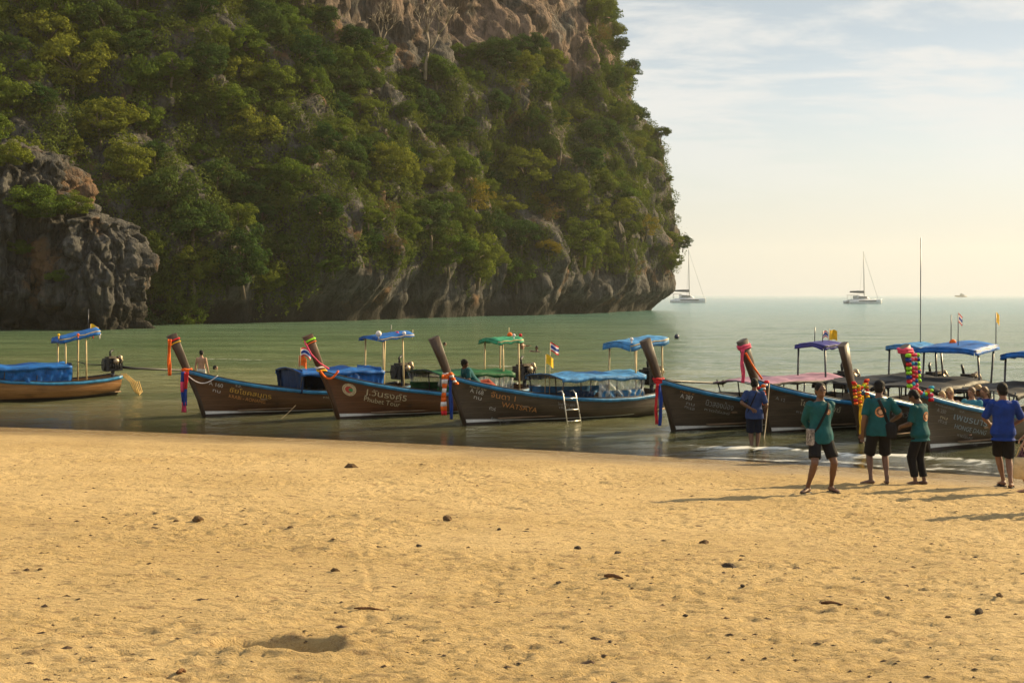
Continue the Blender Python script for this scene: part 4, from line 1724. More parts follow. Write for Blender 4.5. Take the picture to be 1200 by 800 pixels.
B["d"] = build_boat(dict(
    foot=foot(548, 497), yaw=R(33), label="weathered dark longtail boat lettered WATSAYA with clear plastic curtains under a pale blue canopy", hull=W_DARK, seed=4,
    canopy=dict(x0=2.35, x1=5.15, z=1.12, col="sky", curtains=[(-1, 0.44, 1.0, 0.95, 0.42, M_CLEAR, "plastic_curtain"), (-1, 0.44, 1.0, 0.42, 0.0, M_CLEAR, "plastic_curtain"), (-1, 0.02, 0.38, 0.38, 0.0, CLOTH["navy"], "side_curtain"), (-1, 0.46, 0.98, 0.38, 0.03, CLOTH["sky"], "side_curtain"), (1, 0.0, 1.0, 0.42, 0.0, CLOTH["sky"], "side_curtain"), (1, 0.0, 1.0, 0.95, 0.42, M_CLEAR, "plastic_curtain")]),
    roof=dict(col="sky", x0=4.8, x1=6.15, z=1.92, tilt=0.16, val=0.14, posts=(5.0, 5.95), balls=[(0.1, -0.8, 0.05, CLOTH["pale"])]),
    flags=[((2.75, 0.3, 0.3), 1.72, "thai"), ((2.6, 0.3, 0.3), 1.4, "yellow")],
    letters=[("กระบี่ ๑๒", -0.05, 0.17, 0.08, LET["cream"], 0.42), ("A 168", -0.03, 0.31, 0.17, LET["white"], 0.34), ("กบ", 0.08, 0.47, 0.15, LET["white"], 0.20), ("จันดา 1", 0.50, 0.31, 0.22, LET["orange"], 0.66), ("WATSAYA", 0.82, 0.52, 0.20, LET["orange"], 0.98),
             ("ทัวร์", 0.52, 0.68, 0.13, LET["white"], 0.17), ("Aonang Krabi", 0.60, 0.95, 0.13, LET["grey"], 0.55), ("โทร 081-892", 2.35, 0.24, 0.09, LET["grey"], 0.5), ("เรือ 12", 2.4, 0.33, 0.08, LET["grey"], 0.4)]))
B["e"] = build_boat(dict(
    foot=foot(793, 505), yaw=R(34), label="dark longtail boat with mauve canopy beyond the man wading in blue", hull=W_DARK, seed=5,
    canopy=dict(x0=2.0, x1=5.1, z=1.12, col="mauve", valcol="black", val=0.05, bowdip=0.06, posts=5, curtains=[(1, 0.0, 1.0, 0.35, 0.0, CLOTH["white"], "side_curtain")]),
    roof=dict(col="indigo", x0=4.6, x1=5.4, w=0.5, z=1.95, tilt=0.05, val=0.08, posts=(4.7,), postmat=P_STEEL, poles=[(0.95, 0.0, 0.46, P_POLE, "yellow"), (0.6, 0.5, 0.5, P_STEEL, None), (0.5, -0.2, 0.42, P_STEEL, "small")]),
    letters=[("กระบี่ ๕", -0.05, 0.17, 0.07, LET["orange"], 0.36), ("A 387", -0.03, 0.32, 0.17, LET["white"], 0.32), ("กบ", 0.14, 0.46, 0.12, LET["grey"], 0.22), ("ทะเล", 0.12, 0.57, 0.12, LET["grey"], 0.26), ("นิวสองน้อง", 0.64, 0.36, 0.22, LET["grey"], 0.76), ("หาดไร่เลย์", 0.64, 0.50, 0.10, LET["grey"], 0.7)]))
B["f"] = build_boat(dict(
    foot=foot(905, 507), yaw=R(34), label="dark longtail boat with black canopy and one very tall aerial, behind the wading man", hull=W_DARK, seed=6,
    canopy=dict(x0=2.3, x1=5.1, z=1.14, col="black", bowdip=0.12, posts=5, curtains=[(1, 0.3, 1.0, 0.35, 0.0, CLOTH["white"], "side_curtain")]),
    roof=dict(col="sky", x0=4.7, x1=5.6, w=0.5, z=1.92, tilt=0.05, val=0.08, posts=(4.8, 5.5), postmat=P_STEEL, poles=[(0.85, 0.0, 2.9, P_STEEL, None)]),
    letters=[("โชคทวีทรัพย์", 0.60, 0.33, 0.20, LET["cream"], 1.15), ("หาดไร่เลย์ กระบี่", 0.55, 0.55, 0.10, LET["grey"], 0.9), ("A 12", -0.05, 0.34, 0.12, LET["grey"], 0.25)]))
B["g"] = build_boat(dict(
    foot=foot(1012, 519), yaw=R(49), label="dark longtail boat hung with orange and yellow marigold garlands, behind the men in teal", hull=W_DARK, seed=7,
    canopy=dict(x0=2.2, x1=5.2, z=1.14, col="black", bowdip=0.1, posts=5, curtains=[(1, 0.0, 0.9, 0.4, 0.0, CLOTH["white"], "side_curtain")]),
    roof=dict(col="blue", x0=4.5, x1=6.15, z=1.90, w=0.75, tilt=0.12, val=0.10, posts=(4.9, 5.95), postmat=P_STEEL, poles=[(0.3, -0.2, 0.95, P_STEEL, "thai"), (0.7, 0.4, 0.9, P_STEEL, None), (1.0, -0.9, 0.95, P_STEEL, "yellow")], balls=[(0.72, 0.35, 0.09, CLOTH["orange"])]),
    letters=[("A 201", 0.25, 0.28, 0.15, LET["grey"], 0.3), ("สมหวัง", 0.7, 0.36, 0.2, LET["grey"], 0.7)]))
B["h"] = build_boat(dict(
    foot=foot(1090, 527), yaw=R(41), label="dark longtail boat carrying seated passengers with pink and lime garlanded prow", hull=W_DARK, seed=8,
    canopy=dict(x0=2.0, x1=5.0, z=1.16, col="black", bowdip=0.1, posts=5, curtains=[(1, 0.0, 1.0, 0.4, 0.0, CLOTH["white"], "side_curtain"), (-1, 0.60, 1.0, 0.9, 0.25, M_CLEAR, "plastic_curtain")]),
    roof=dict(col="blue", x0=4.15, x1=5.6, z=1.86, tilt=0.05, val=0.10, posts=(4.3, 5.4), postmat=P_STEEL),
    letters=[("หาดไร่เลย์ กระบี่", -0.08, 0.17, 0.07, LET["grey"], 0.5), ("A 350", -0.02, 0.31, 0.13, LET["grey"], 0.24), ("กบ", 0.10, 0.44, 0.10, LET["cream"], 0.2), ("ทัวร์", 0.08, 0.54, 0.10, LET["grey"], 0.24), ("น.ส.", 0.58, 0.18, 0.09, LET["grey"], 0.14),
             ("เพชรนารี", 0.46, 0.38, 0.22, LET["steel"], 1.0), ("HONGE DANG", 0.55, 0.58, 0.15, LET["steel"], 0.98), ("หาดไร่เลย์", 0.70, 0.74, 0.10, LET["grey"], 0.5), ("โทร 081", 1.15, 0.86, 0.08, LET["grey"], 0.32)]))

# ---- ribbons, garlands
g = on_boat(B["b"], "prow_ribbon", "orange prow ribbon with long red and blue streamer on the gold-lettered brown boat", "ribbon")
wrap(g, 1.20, "orange", 3, 0.03)
wrap(g, 2.10, "red", 1, 0.022, 0.015, slope=0.05)
wrap(g, 2.02, "yellow", 1, 0.014, 0.012, slope=0.05)
c0, a0, b0 = prow_at(2.08)
strip(g, (c0.x - a0 - 0.03, -0.10, 2.12), 0.98, 0.085, "orange", 0.02, seed=2)
strip(g, (-0.72, -0.14, 1.24), 1.10, 0.13, "pink", 0.03, ["dkblue", "pink", "dkblue", "pink"], seed=4)
strip(g, (-0.66, -0.17, 1.22), 0.9, 0.09, "red", 0.03, ["red", "dkblue"], seed=7)
g = on_boat(B["c"], "prow_ribbon", "green and orange edged prow ribbon with red sash on the emblem boat", "ribbon")
wrap(g, 2.12, "lime", 1, 0.03, 0.012, slope=0.05)
wrap(g, 2.05, "orange", 1, 0.014, 0.014, slope=0.05)
wrap(g, 1.30, "yellow", 1, 0.03)
wrap(g, 1.38, "pale", 1, 0.03)
MB().tube([(-1.12, -0.06, 2.1), (-0.95, -0.12, 1.75), (-0.7, -0.14, 1.5), (-0.45, -0.15, 1.35)], 0.024, 6).build("sash", CLOTH["pink"], g)
MB().tube(arc((-0.72, -0.16, 1.32), (-0.22, -0.26, 1.30), 0.22), 0.03, 6).build("sash", CLOTH["orange"], g)
g = on_boat(B["d"], "prow_ribbon", "orange and white banded prow ribbon with blue streamer on the WATSAYA boat", "ribbon")
wrap(g, 1.18, "orange", 3, 0.032)
wrap(g, 1.32, "pale", 1, 0.02)
strip(g, (-0.76, -0.13, 1.30), 1.02, 0.15, "orange", 0.02, ["orange", "pale", "orange", "pale", "orange", "orange", "pale", "orange", "red"], seed=1)
strip(g, (-0.58, -0.15, 1.22), 1.05, 0.09, "dkblue", 0.02, ["dkblue", "pale", "dkblue"][:1], seed=3)
beads(g, arc((-0.62, -0.17, 1.36), (-0.42, -0.2, 1.05), 0.05), 0.05, ["orange", "pale"], seed=5)
g = on_boat(B["e"], "prow_ribbon", "red prow ribbon with dark blue streamers on the mauve-canopied boat", "ribbon")
wrap(g, 1.20, "red", 3, 0.03)
wrap(g, 1.16, "cyan", 1, 0.022)
strip(g, (-0.66, -0.15, 1.16), 0.98, 0.10, "dkblue", 0.03, seed=5)
strip(g, (-0.74, -0.13, 1.18), 0.96, 0.07, "red", 0.03, seed=8)
g = on_boat(B["f"], "prow_ribbon", "pink prow sash with orange flower garland on the boat behind the wading man", "garland")
wrap(g, 2.06, "pink", 2, 0.035, 0.012, slope=0.03)
strip(g, (-1.08, -0.11, 2.02), 0.78, 0.10, "pink", 0.01, seed=3)
MB().tube([(-1.0, -0.13, 1.95), (-0.75, -0.14, 1.6), (-0.5, -0.16, 1.32)], 0.022, 6).build("sash", CLOTH["orange"], g)
beads(g, arc((-0.78, -0.17, 1.28), (-0.34, -0.17, 1.28), 0.20), 0.055, ["orange", "pale", "red", "cyan"], seed=2)
beads(g, [(-0.5, -0.2, 1.2), (-0.48, -0.22, 0.7)], 0.045, ["orange", "pale", "orange"], seed=4)
g = on_boat(B["g"], "flower_garland", "orange and yellow marigold garlands with long yellow streamers on a bare brown prow", "garland")
for k, (x_, z_) in enumerate(((-0.80, 1.15), (-0.62, 1.1), (-0.3, 1.2))):
    beads(g, [(x_, -0.16 - 0.02 * k, z_ + 0.25), (x_ + 0.02, -0.2 - .02 * k, z_ - 0.24)], 0.042, [["orange", "yellow", "red"], ["yellow", "orange"], ["red", "orange", "yellow"]][k], seed=k)
beads(g, arc((-0.85, -0.16, 1.42), (-0.2, -0.2, 1.45), 0.16), 0.045, ["red", "orange", "lime", "yellow"], seed=9)
strip(g, (-0.55, -0.2, 1.1), 0.85, 0.06, "yellow", 0.02, seed=2)
strip(g, (-0.45, -0.2, 1.1), 0.95, 0.05, "yellow", 0.02, seed=6)
g = on_boat(B["h"], "flower_garland", "thick pink, blue and lime garlands hanging from the prow of the passenger boat", "garland")
wrap(g, 2.12, "pink", 2, 0.035, 0.02)
for k, (dx, cols, ln) in enumerate(((-0.17, ["lime", "dkblue", "red", "lime"], 0.72), (-0.05, ["red", "pink", "cyan", "pink", "red"], 0.85), (0.06, ["pink", "red", "dkblue", "pink"], 0.80), (0.16, ["lime", "dkblue", "lime"], 0.62))):
    c0, _, _ = prow_at(2.1)
    beads(g, [(c0.x + dx, -0.16, 2.1), (c0.x + dx + 0.04, -0.17, 2.1 - ln)], 0.056, cols, seed=k)
beads(g, arc((-0.80, -0.17, 1.32), (-0.25, -0.2, 1.38), 0.12), 0.055, ["orange", "pink", "cyan", "lime"], seed=14)
beads(g, [(-0.35, -0.22, 1.35), (-0.33, -0.22, 1.05)], 0.055, ["lime", "pink", "red"], seed=15)
beads(g, arc((-0.25, 0.3, 1.75), (0.15, 0.35, 1.7), 0.2), 0.05, ["orange", "yellow", "orange"], seed=16)

# ---- boarding ladder against the WATSAYA boat
lp = on_boat(B["d"], "boarding_ladder", "aluminium boarding ladder hooked over the side of the WATSAYA boat", "ladder")
for dx in (-0.18, 0.18):
    MB().tube([(2.5 + dx, -0.72, 0.78), (2.5 + dx, -0.90, 0.82), (2.5 + dx * 1.1, -0.98, 0.74), (2.5 + dx * 1.25, -1.26, -0.22)], 0.016, 7).build("rail", P_ALU, lp)
for k, f_ in enumerate((0.12, 0.42, 0.72, 0.92)):
    y, z = -0.98 - 0.28 * f_, 0.74 - 0.96 * f_
    MB().tube([(2.5 - 0.195 - .03 * f_, y, z), (2.5 + 0.195 + .03 * f_, y, z)], 0.014, 7).build("rung", P_ALU, lp)


def rope(name, label, pts, r, m):
    mb = MB().tube(pts, r, 6)
    return tag(mb.build(name, m), label, "rope")


def bw(b, p):
    bpy.context.view_layer.update()
    return B[b].matrix_basis @ Vector(p)


rope("mooring_rope", "slack mooring rope running from the gold-lettered brown boat into the shallows", arc(bw("b", (2.2, -0.92, 0.25)), bw("b", (0.6, -2.6, -0.1)), 0.1), 0.006, paint("rope_wet", (0.10, 0.08, 0.05), 0.8, 0.3, 40))
rope("mooring_rope", "pale rope looped from the prow of the gold-lettered brown boat", arc(bw("b", (-0.62, -0.12, 1.15)), bw("b", (0.15, -0.42, 1.12)), 0.22), 0.014, CLOTH["pale"])
rope("mooring_rope", "rope hanging from the bow of the boat behind the wading man", arc(bw("f", (-0.3, -0.2, 1.2)), bw("f", (-1.1, -0.8, -0.1)), 0.12), 0.013, P_ROPE)
coil = MB()
for k in range(4):
    coil.tube([bw("a", (6.2 + 0.05 * k, -0.40, 0.72)), bw("a", (6.45 + 0.06 * k, -0.55, 0.45)), bw("a", (6.6 + .05 * k, -0.55, 0.12 - 0.04 * k)), bw("a", (6.75 + .05 * k, -.4, 0.1)), bw("a", (6.6 + .07 * k, -.35, 0.45))], 0.017, 6)
tag(coil.build("rope_coil", P_ROPEY), "yellowed loops of rope hanging off the stern of the ochre-bottomed boat", "rope")


# ================================================================== PEOPLE
SKIN = paint("skin_tan", (0.20, 0.095, 0.052), 0.5, 0.2, 8, 0.1)
SKIN_D = paint("skin_brown", (0.115, 0.052, 0.028), 0.5, 0.2, 8, 0.1)
SKIN_L = paint("skin_light", (0.34, 0.18, 0.11), 0.5, 0.2, 8, 0.1)
HAIR = paint("hair_black", (0.008, 0.007, 0.006), 0.65, 0.4, 30, 0.6, 0.2)
HAIR_B = paint("hair_brown", (0.11, 0.055, 0.022), 0.5, 0.4, 30, 0.6)
HAIR_F = paint("hair_fair", (0.32, 0.19, 0.07), 0.5, 0.4, 30, 0.6)
EYE = paint("eye_dark", (0.012, 0.010, 0.010), 0.25, 0.2, 30, 0)
LIP = paint("lip", (0.13, 0.045, 0.035), 0.5, 0.2, 30, 0)
SH = {
    "teal": paint("shirt_teal", (0.010, 0.076, 0.088), 0.75, 0.2, 7, 0.35, 0.12),
    "blue": paint("shirt_blue", (0.012, 0.040, 0.22), 0.75, 0.2, 7, 0.35, 0.12),
    "slate": paint("shirt_slate_blue", (0.024, 0.045, 0.13), 0.75, 0.2, 7, 0.35, 0.12),
    "black": paint("shorts_black", (0.012, 0.012, 0.014), 0.8, 0.3, 7, 0.35, 0.12),
    "navy": paint("shorts_navy", (0.010, 0.014, 0.030), 0.8, 0.3, 7, 0.35, 0.12),
    "white": paint("shirt_white", (0.62, 0.60, 0.56), 0.75, 0.15, 7, 0.35, 0.12),
    "pink": paint("shirt_rose", (0.40, 0.24, 0.22), 0.75, 0.2, 7, 0.35, 0.12),
    "red": paint("trousers_rust", (0.25, 0.05, 0.03), 0.75, 0.2, 7, 0.35, 0.12),
    "aqua": paint("shirt_aqua", (0.05, 0.22, 0.30), 0.75, 0.2, 7, 0.35, 0.12),
    "print": paint("dress_print", (0.10, 0.045, 0.06), 0.75, 0.95, 24, 0.35, 0.12),
}
BAGP = paint("pouch_print", (0.20, 0.18, 0.17), 0.7, 0.95, 26, 0.3)
BAGC = paint("tote_cream", (0.52, 0.38, 0.20), 0.8, 0.2, 9, 0.4)
SOLE = paint("sandal_rubber", (0.020, 0.015, 0.014), 0.8, 0.3, 9, 0.2)


def ik(a, b, l1, l2, pole):
    a, b, pole = Vector(a), Vector(b), Vector(pole)
    d = b - a
    L = min(d.length, (l1 + l2) * 0.998)
    u = d.normalized()
    b = a + u * L
    x = (l1 * l1 - l2 * l2 + L * L) / (2 * L)
    h = math.sqrt(max(0, l1 * l1 - x * x))
    q = pole - u * pole.dot(u)
    q.normalize()
    return a + u * x + q * h, b


def limb(mb, p0, p1, rs, n=12, flat=1.0):
    p0, p1 = Vector(p0), Vector(p1)
    d = (p1 - p0).normalized()
    up = Vector((0, 1, 0)) if abs(d.y) < 0.8 else Vector((1, 0, 0))
    a = d.cross(up).normalized()
    b = a.cross(d).normalized()
    k = len(rs)
    secs = []
    r = rs[0]
    for t in (-0.92, -0.6):
        q = math.sqrt(1 - t * t)
        secs.append((p0 + d * t * r, a * r * q, b * r * q * flat))
    for i, r in enumerate(rs):
        secs.append((p0.lerp(p1, i / (k - 1)), a * r, b * r * flat))
    r = rs[-1]
    for t in (0.6, 0.92):
        q = math.sqrt(1 - t * t)
        secs.append((p1 + d * t * r, a * r * q, b * r * q * flat))
    mb.loft(secs, n)


def cuff(mb, p0, p1, r0, r1, n=14):
    """open-ended sleeve or trouser leg with a clean hem"""
    p0, p1 = Vector(p0), Vector(p1)
    d = (p1 - p0).normalized()
    up = Vector((0, 1, 0)) if abs(d.y) < 0.8 else Vector((1, 0, 0))
    a = d.cross(up).normalized()
    b = a.cross(d).normalized()
    mb.loft([(p0.lerp(p1, t), a * (r0 + (r1 - r0) * t), b * (r0 + (r1 - r0) * t)) for t in (-0.12, 0, 0.25, 0.5, 0.75, 1.0)], n)


def remeshed(mb, name, mat, parent, vox, smooth=3, dec=0.5, wrinkle=0.0, seed=0):
    o = mb.build(name, mat, parent)
    m = o.modifiers.new("r", 'REMESH')
    m.mode = 'VOXEL'
    m.voxel_size = vox
    m.use_smooth_shade = True
    s = o.modifiers.new("s", 'SMOOTH')
    s.factor = 0.5
    s.iterations = smooth
    dc = o.modifiers.new("d", 'DECIMATE')
    dc.ratio = dec
    bake(o)
    me = o.data
    if wrinkle:
        n = len(me.vertices)
        co = np.zeros(n * 3, np.float32)
        no = np.zeros(n * 3, np.float32)
        me.vertices.foreach_get("co", co)
        me.vertices.foreach_get("normal", no)
        co, no = co.reshape(-1, 3), no.reshape(-1, 3)
        f = fbm(co[:, 0] * 9, co[:, 1] * 9, co[:, 2] * 5 + co[:, 0] * 4, 3, seed + 700)
        co = co + no * (f * wrinkle)[:, None]
        me.vertices.foreach_set("co", co.ravel().astype(np.float32))
        me.update()
    me.polygons.foreach_set("use_smooth", np.ones(len(me.polygons), bool))
    if not len(me.materials):
        me.materials.append(mat)
    return o


TORSO = [(-0.09, .115, .095), (-0.03, .162, .115), (0.03, .165, .115), (0.14, .145, .105), (0.24, .148, .105), (0.34, .168, .115), (0.42, .178, .112), (0.47, .165, .095), (0.505, .105, .075), (0.53, .066, .062), (0.57, .056, .058)]


def make_person(label, loc, yaw, pose, fit, size=1.0, voxel=0.009, group=None, cat="person"):
    root = empty("person", loc, yaw)
    root.scale = (size,) * 3
    tag(root, label, cat, group)
    P = Vector(pose.get("pelvis", (0, 0, 0.92)))
    lean = pose.get("lean", 0.0)
    side = pose.get("side", 0.0)
    RM = Matrix.Rotation(side, 3, 'Y') @ Matrix.Rotation(lean, 3, 'X')   # positive lean bends forward (-y)
    up = RM @ Vector((0, 0, 1))
    fw = RM @ Vector((0, -1, 0))
    rt = RM @ Vector((1, 0, 0))
    body = MB()
    body.loft([(P + up * z, rt * a, fw * b) for z, a, b in TORSO], 16)
    skin = fit.get("skin", SKIN)
    hy, hp = pose.get("head", (0.0, 0.0))
    HM = RM @ Matrix.Rotation(hy, 3, 'Z') @ Matrix.Rotation(hp - lean * 0.6, 3, 'X')
    neck = P + up * 0.56
    hu, hf, hr = HM @ Vector((0, 0, 1)), HM @ Vector((0, -1, 0)), HM @ Vector((1, 0, 0))
    hc = neck + hu * 0.125 + hf * 0.018
    limb(body, neck - up * 0.05, neck + hu * 0.06, [0.057, 0.054])
    body.ball(hc + hu * 0.01, (0.076, 0.096, 0.108), 16, 10, HM)
    body.ball(hc - hu * 0.055 + hf * 0.025, (0.058, 0.066, 0.062), 12, 8, HM)
    body.ball(hc + hf * 0.096 - hu * 0.012, (0.014, 0.020, 0.024), 8, 6, HM)
    for s in (-1, 1):
        body.ball(hc + hr * s * 0.078 - hu * 0.008 - hf * 0.005, (0.012, 0.024, 0.034), 8, 6, HM)
        body.ball(hc + hf * 0.082 + hr * s * 0.034 + hu * 0.022, (0.026, 0.014, 0.010), 8, 6, HM)
    shirt, pants = MB(), MB()
    sl = fit.get("sleeve", 0.75)
    joints = {}
    for s, hn, fn in ((1, "handL", "footL"), (-1, "handR", "footR")):
        S = P + up * 0.455 + rt * s * 0.175
        E, Wp = ik(S, P + RM @ Vector(pose[hn]), 0.285, 0.26, RM @ Vector(pose.get("elbow" + hn[-1], (s * 0.6, 1, -0.3))))
        limb(body, S, E, [0.058, 0.052, 0.043, 0.040])
        limb(body, E, Wp, [0.040, 0.042, 0.034, 0.027])
        hd = (Wp - E).normalized()
        hd = (hd + Vector(pose.get("hd" + hn[-1], (0, 0, 0)))).normalized()
        pa = hd.cross(fw)
        if pa.length < 0.2:
            pa = hd.cross(up)
        pa.normalize()
        pb = pa.cross(hd).normalized()
        body.loft([(Wp + hd * 0.0, pa * 0.026, pb * 0.020), (Wp + hd * 0.035, pa * 0.038, pb * 0.018), (Wp + hd * 0.085, pa * 0.041, pb * 0.015), (Wp + hd * 0.098, pa * 0.034, pb * 0.010)], 10)
        for k, (o_, ln) in enumerate(((-0.031, 0.060), (-0.011, 0.075), (0.010, 0.070), (0.030, 0.055))):
            b0 = Wp + hd * 0.088 + pa * o_
            k1 = b0 + (hd * 0.85 - pb * 0.35).normalized() * ln * 0.55
            k2 = k1 + (hd * 0.45 - pb * 0.75).normalized() * ln * 0.55
            body.tube([b0, k1, k2], [0.0095, 0.0088, 0.0078], 6)
        t0 = Wp + hd * 0.035 - pa * 0.034
        body.tube([t0, t0 + hd * 0.035 - pa * 0.022 - pb * 0.01, t0 + hd * 0.066 - pa * 0.024 - pb * 0.026], [0.012, 0.011, 0.009], 6)
        joints[hn] = Wp + hd * 0.07
        if sl > 0:
            if sl <= 1:
                cuff(shirt, S, S.lerp(E, sl), 0.073, 0.067)
            else:
                cuff(shirt, S, E, 0.073, 0.058)
                cuff(shirt, E, E.lerp(Wp, sl - 1), 0.056, 0.048)
            shirt.ball(S, 0.073, 12, 8)
            if sl > 1:
                shirt.ball(E, 0.058, 12, 8)
        H = P + Vector((s * 0.088, 0, -0.03))
        K, A = ik(H, pose[fn], 0.425, 0.415, pose.get("knee" + fn[-1], (s * 0.12, -1, 0)))
        limb(body, H, K, [0.086, 0.082, 0.068, 0.056])
        limb(body, K, A, [0.054, 0.057, 0.050, 0.036, 0.035])
        td = Vector(pose.get("toe" + fn[-1], (s * 0.2, -1, 0)))
        td.z = 0
        td.normalize()
        tz = Vector((0, 0, 1))
        ts = td.cross(tz)
        fb = A + Vector((0, 0, -0.045))
        body.loft([(fb - td * 0.062, ts * 0.020, tz * 0.022), (fb - td * 0.045, ts * 0.033, tz * 0.034), (fb, ts * 0.036, tz * 0.042), (fb + td * 0.07 - tz * 0.008, ts * 0.042, tz * 0.030), (fb + td * 0.13 - tz * 0.018, ts * 0.046, tz * 0.020), (fb + td * 0.172 - tz * 0.024, ts * 0.034, tz * 0.012)], 12)
        if fit.get("sandals"):
            so = MB()
            so.loft([(fb - td * 0.075 - tz * 0.050, ts * 0.030, tz * 0.012), (fb - td * 0.05 - tz * 0.050, ts * 0.040, tz * 0.012), (fb + td * 0.10 - tz * 0.050, ts * 0.050, tz * 0.012), (fb + td * 0.165 - tz * 0.050, ts * 0.046, tz * 0.012), (fb + td * 0.195 - tz * 0.050, ts * 0.025, tz * 0.012)], 12, True, 3)
            so.tube([fb + td * 0.06 + ts * 0.046 - tz * 0.035, fb + td * 0.10 + tz * 0.020, fb + td * 0.06 - ts * 0.046 - tz * 0.035], 0.010, 6)
            so.build("sandal", SOLE, root)
        pl = fit.get("pants_len", 0.8)
        if pl > 0:
            pr = fit.get("pants_r", 0.102)
            if pl <= 1:
                cuff(pants, H, H.lerp(K, pl), pr, pr - 0.004)
            else:
                cuff(pants, H, K, pr, 0.085)
                cuff(pants, K, K.lerp(A, pl - 1), 0.085, 0.070)
                pants.ball(K, 0.085, 12, 8)
    bo = remeshed(body, "body", skin, root, voxel)
    if fit.get("shirt"):
        hem = fit.get("hem", -0.10)
        secs = [(hem, .178, .132)] + [(z, a + 0.020, b + 0.020) for z, a, b in TORSO if hem + 0.04 < z < 0.50] + [(0.512, .098, .080), (0.53, .072, .070)]
        shirt.loft([(P + up * z, rt * (a + 0.032 * max(0, min(1, (0.16 - z) / 0.2))), fw * (b + 0.028 * max(0, min(1, (0.16 - z) / 0.2)))) for z, a, b in secs], 20)
        remeshed(shirt, "shirt", fit["shirt"], root, 0.011, 4, wrinkle=0.007, seed=int(abs(loc[0]) * 7))
    if fit.get("pants"):
        pants.loft([(P + up * z, rt * (a + 0.014), fw * (b + 0.014)) for z, a, b in TORSO if z < 0.12], 18)
        remeshed(pants, "shorts" if fit.get("pants_len", .8) <= 1 else "trousers", fit["pants"], root, 0.011, 4, wrinkle=0.006, seed=3 + int(abs(loc[0]) * 5))
    # hair as a cap over crown, back and temples
    hm = fit.get("hair", HAIR)
    h = MB()
    lon = fit.get("hair_long", 0.0)
    h.ball(hc + hu * 0.034 - hf * 0.014, (0.088, 0.102, 0.100), 18, 12, HM)
    h.ball(hc - hu * 0.012 - hf * 0.040, (0.080, 0.074, 0.088), 18, 12, HM)
    if lon:
        h.loft([(hc - hf * 0.06 + hu * 0.05, hr * 0.080, hf * 0.05), (hc - hf * 0.07 - hu * 0.05, hr * 0.082, hf * 0.045), (hc - hf * 0.085 - hu * (0.08 + lon), hr * 0.060, hf * 0.03)], 12)
    ho = remeshed(h, "hair", hm, root, 0.009, 1, wrinkle=0.006, seed=5)
    if fit.get("cap"):
        c = MB()
        c.ball(hc + hu * 0.045 - hf * 0.008, (0.090, 0.104, 0.088), 18, 10, HM)
        c.loft([(hc + hf * 0.07 + hu * 0.045, hr * 0.070, hu * 0.010), (hc + hf * 0.13 + hu * 0.035, hr * 0.068, hu * 0.008), (hc + hf * 0.165 + hu * 0.022, hr * 0.04, hu * 0.006)], 12)
        c.build("cap", fit["cap"], root)
    # face
    for s in (-1, 1):
        MB().ball(hc + hf * 0.0935 + hr * s * 0.032 + hu * 0.006, (0.013, 0.007, 0.007), 8, 6, HM).build("eye", EYE, root)
        MB().ball(hc + hf * 0.094 + hr * s * 0.033 + hu * 0.027, (0.019, 0.006, 0.004), 8, 5, HM).build("eyebrow", HAIR, root)
    MB().ball(hc + hf * 0.091 - hu * 0.056, (0.022, 0.008, 0.007), 8, 6, HM).build("mouth", LIP, root)
    root["_"] = 0
    del root["_"]
    joints.update(P=P, up=up, fw=fw, rt=rt)
    return root, joints


def back_logo(root, J, z, r, front=False, dx=0.0, mats=None):
    """a printed round badge lying on the shirt"""
    mats = mats or (paint("print_orange", (0.50, 0.20, 0.07), 0.7, 0.4, 30, 0), paint("print_brown", (0.14, 0.07, 0.045), 0.7, 0.4, 30, 0), paint("print_peach", (0.58, 0.36, 0.22), 0.7, 0.4, 30, 0))
    sgn = 1 if front else -1
    for k, (q, m) in enumerate(zip((1.0, 0.72, 0.42), mats)):
        vs = []
        for i in range(24):
            a = 2 * math.pi * i / 24
            x, zz = dx + q * r * math.cos(a), z + q * r * math.sin(a)
            A = np.interp(zz, [t[0] for t in TORSO], [t[1] for t in TORSO]) + 0.027
            Bq = np.interp(zz, [t[0] for t in TORSO], [t[2] for t in TORSO]) + 0.027
            yy = Bq * math.sqrt(max(0.05, 1 - (x / A) ** 2)) + 0.002 * k
            vs.append(J["P"] + J["up"] * zz + J["rt"] * x + J["fw"] * sgn * yy)
        if not front:
            vs = vs[::-1]
        MB().add(vs, [tuple(range(24))]).build("badge", m, root)


def body_strap(mb, J, s0, s1, front=True, w=0.022):
    """a band from one shoulder across chest or back to the other hip"""
    sgn = 1 if front else -1
    pts = []
    for i in range(13):
        u = i / 12
        z = 0.50 - 0.52 * u
        x = s0 * 0.10 * (1 - u) + s1 * 0.17 * u
        A = np.interp(z, [t[0] for t in TORSO], [t[1] for t in TORSO]) + 0.03
        Bq = np.interp(z, [t[0] for t in TORSO], [t[2] for t in TORSO]) + 0.03
        y = Bq * math.sqrt(max(0.02, 1 - min(0.98, (x / A) ** 2)))
        pts.append(J["P"] + J["up"] * z + J["rt"] * x + J["fw"] * sgn * y)
    secs = []
    for i, p in enumerate(pts):
        d = (pts[min(i + 1, 12)] - pts[max(i - 1, 0)]).normalized()
        n = J["fw"] * sgn
        a = d.cross(n).normalized()
        secs.append((p, a * w, n * 0.006))
    mb.loft(secs, 8, True, 4)


def bag_thing(root, name, label, cat):
    e = empty(name, root.location, root.rotation_euler[2])
    e.scale = root.scale
    return tag(e, label, cat)


def xyz(v, dz=0.0):
    return (v.x, v.y, gz(v.x, v.y) + dz)


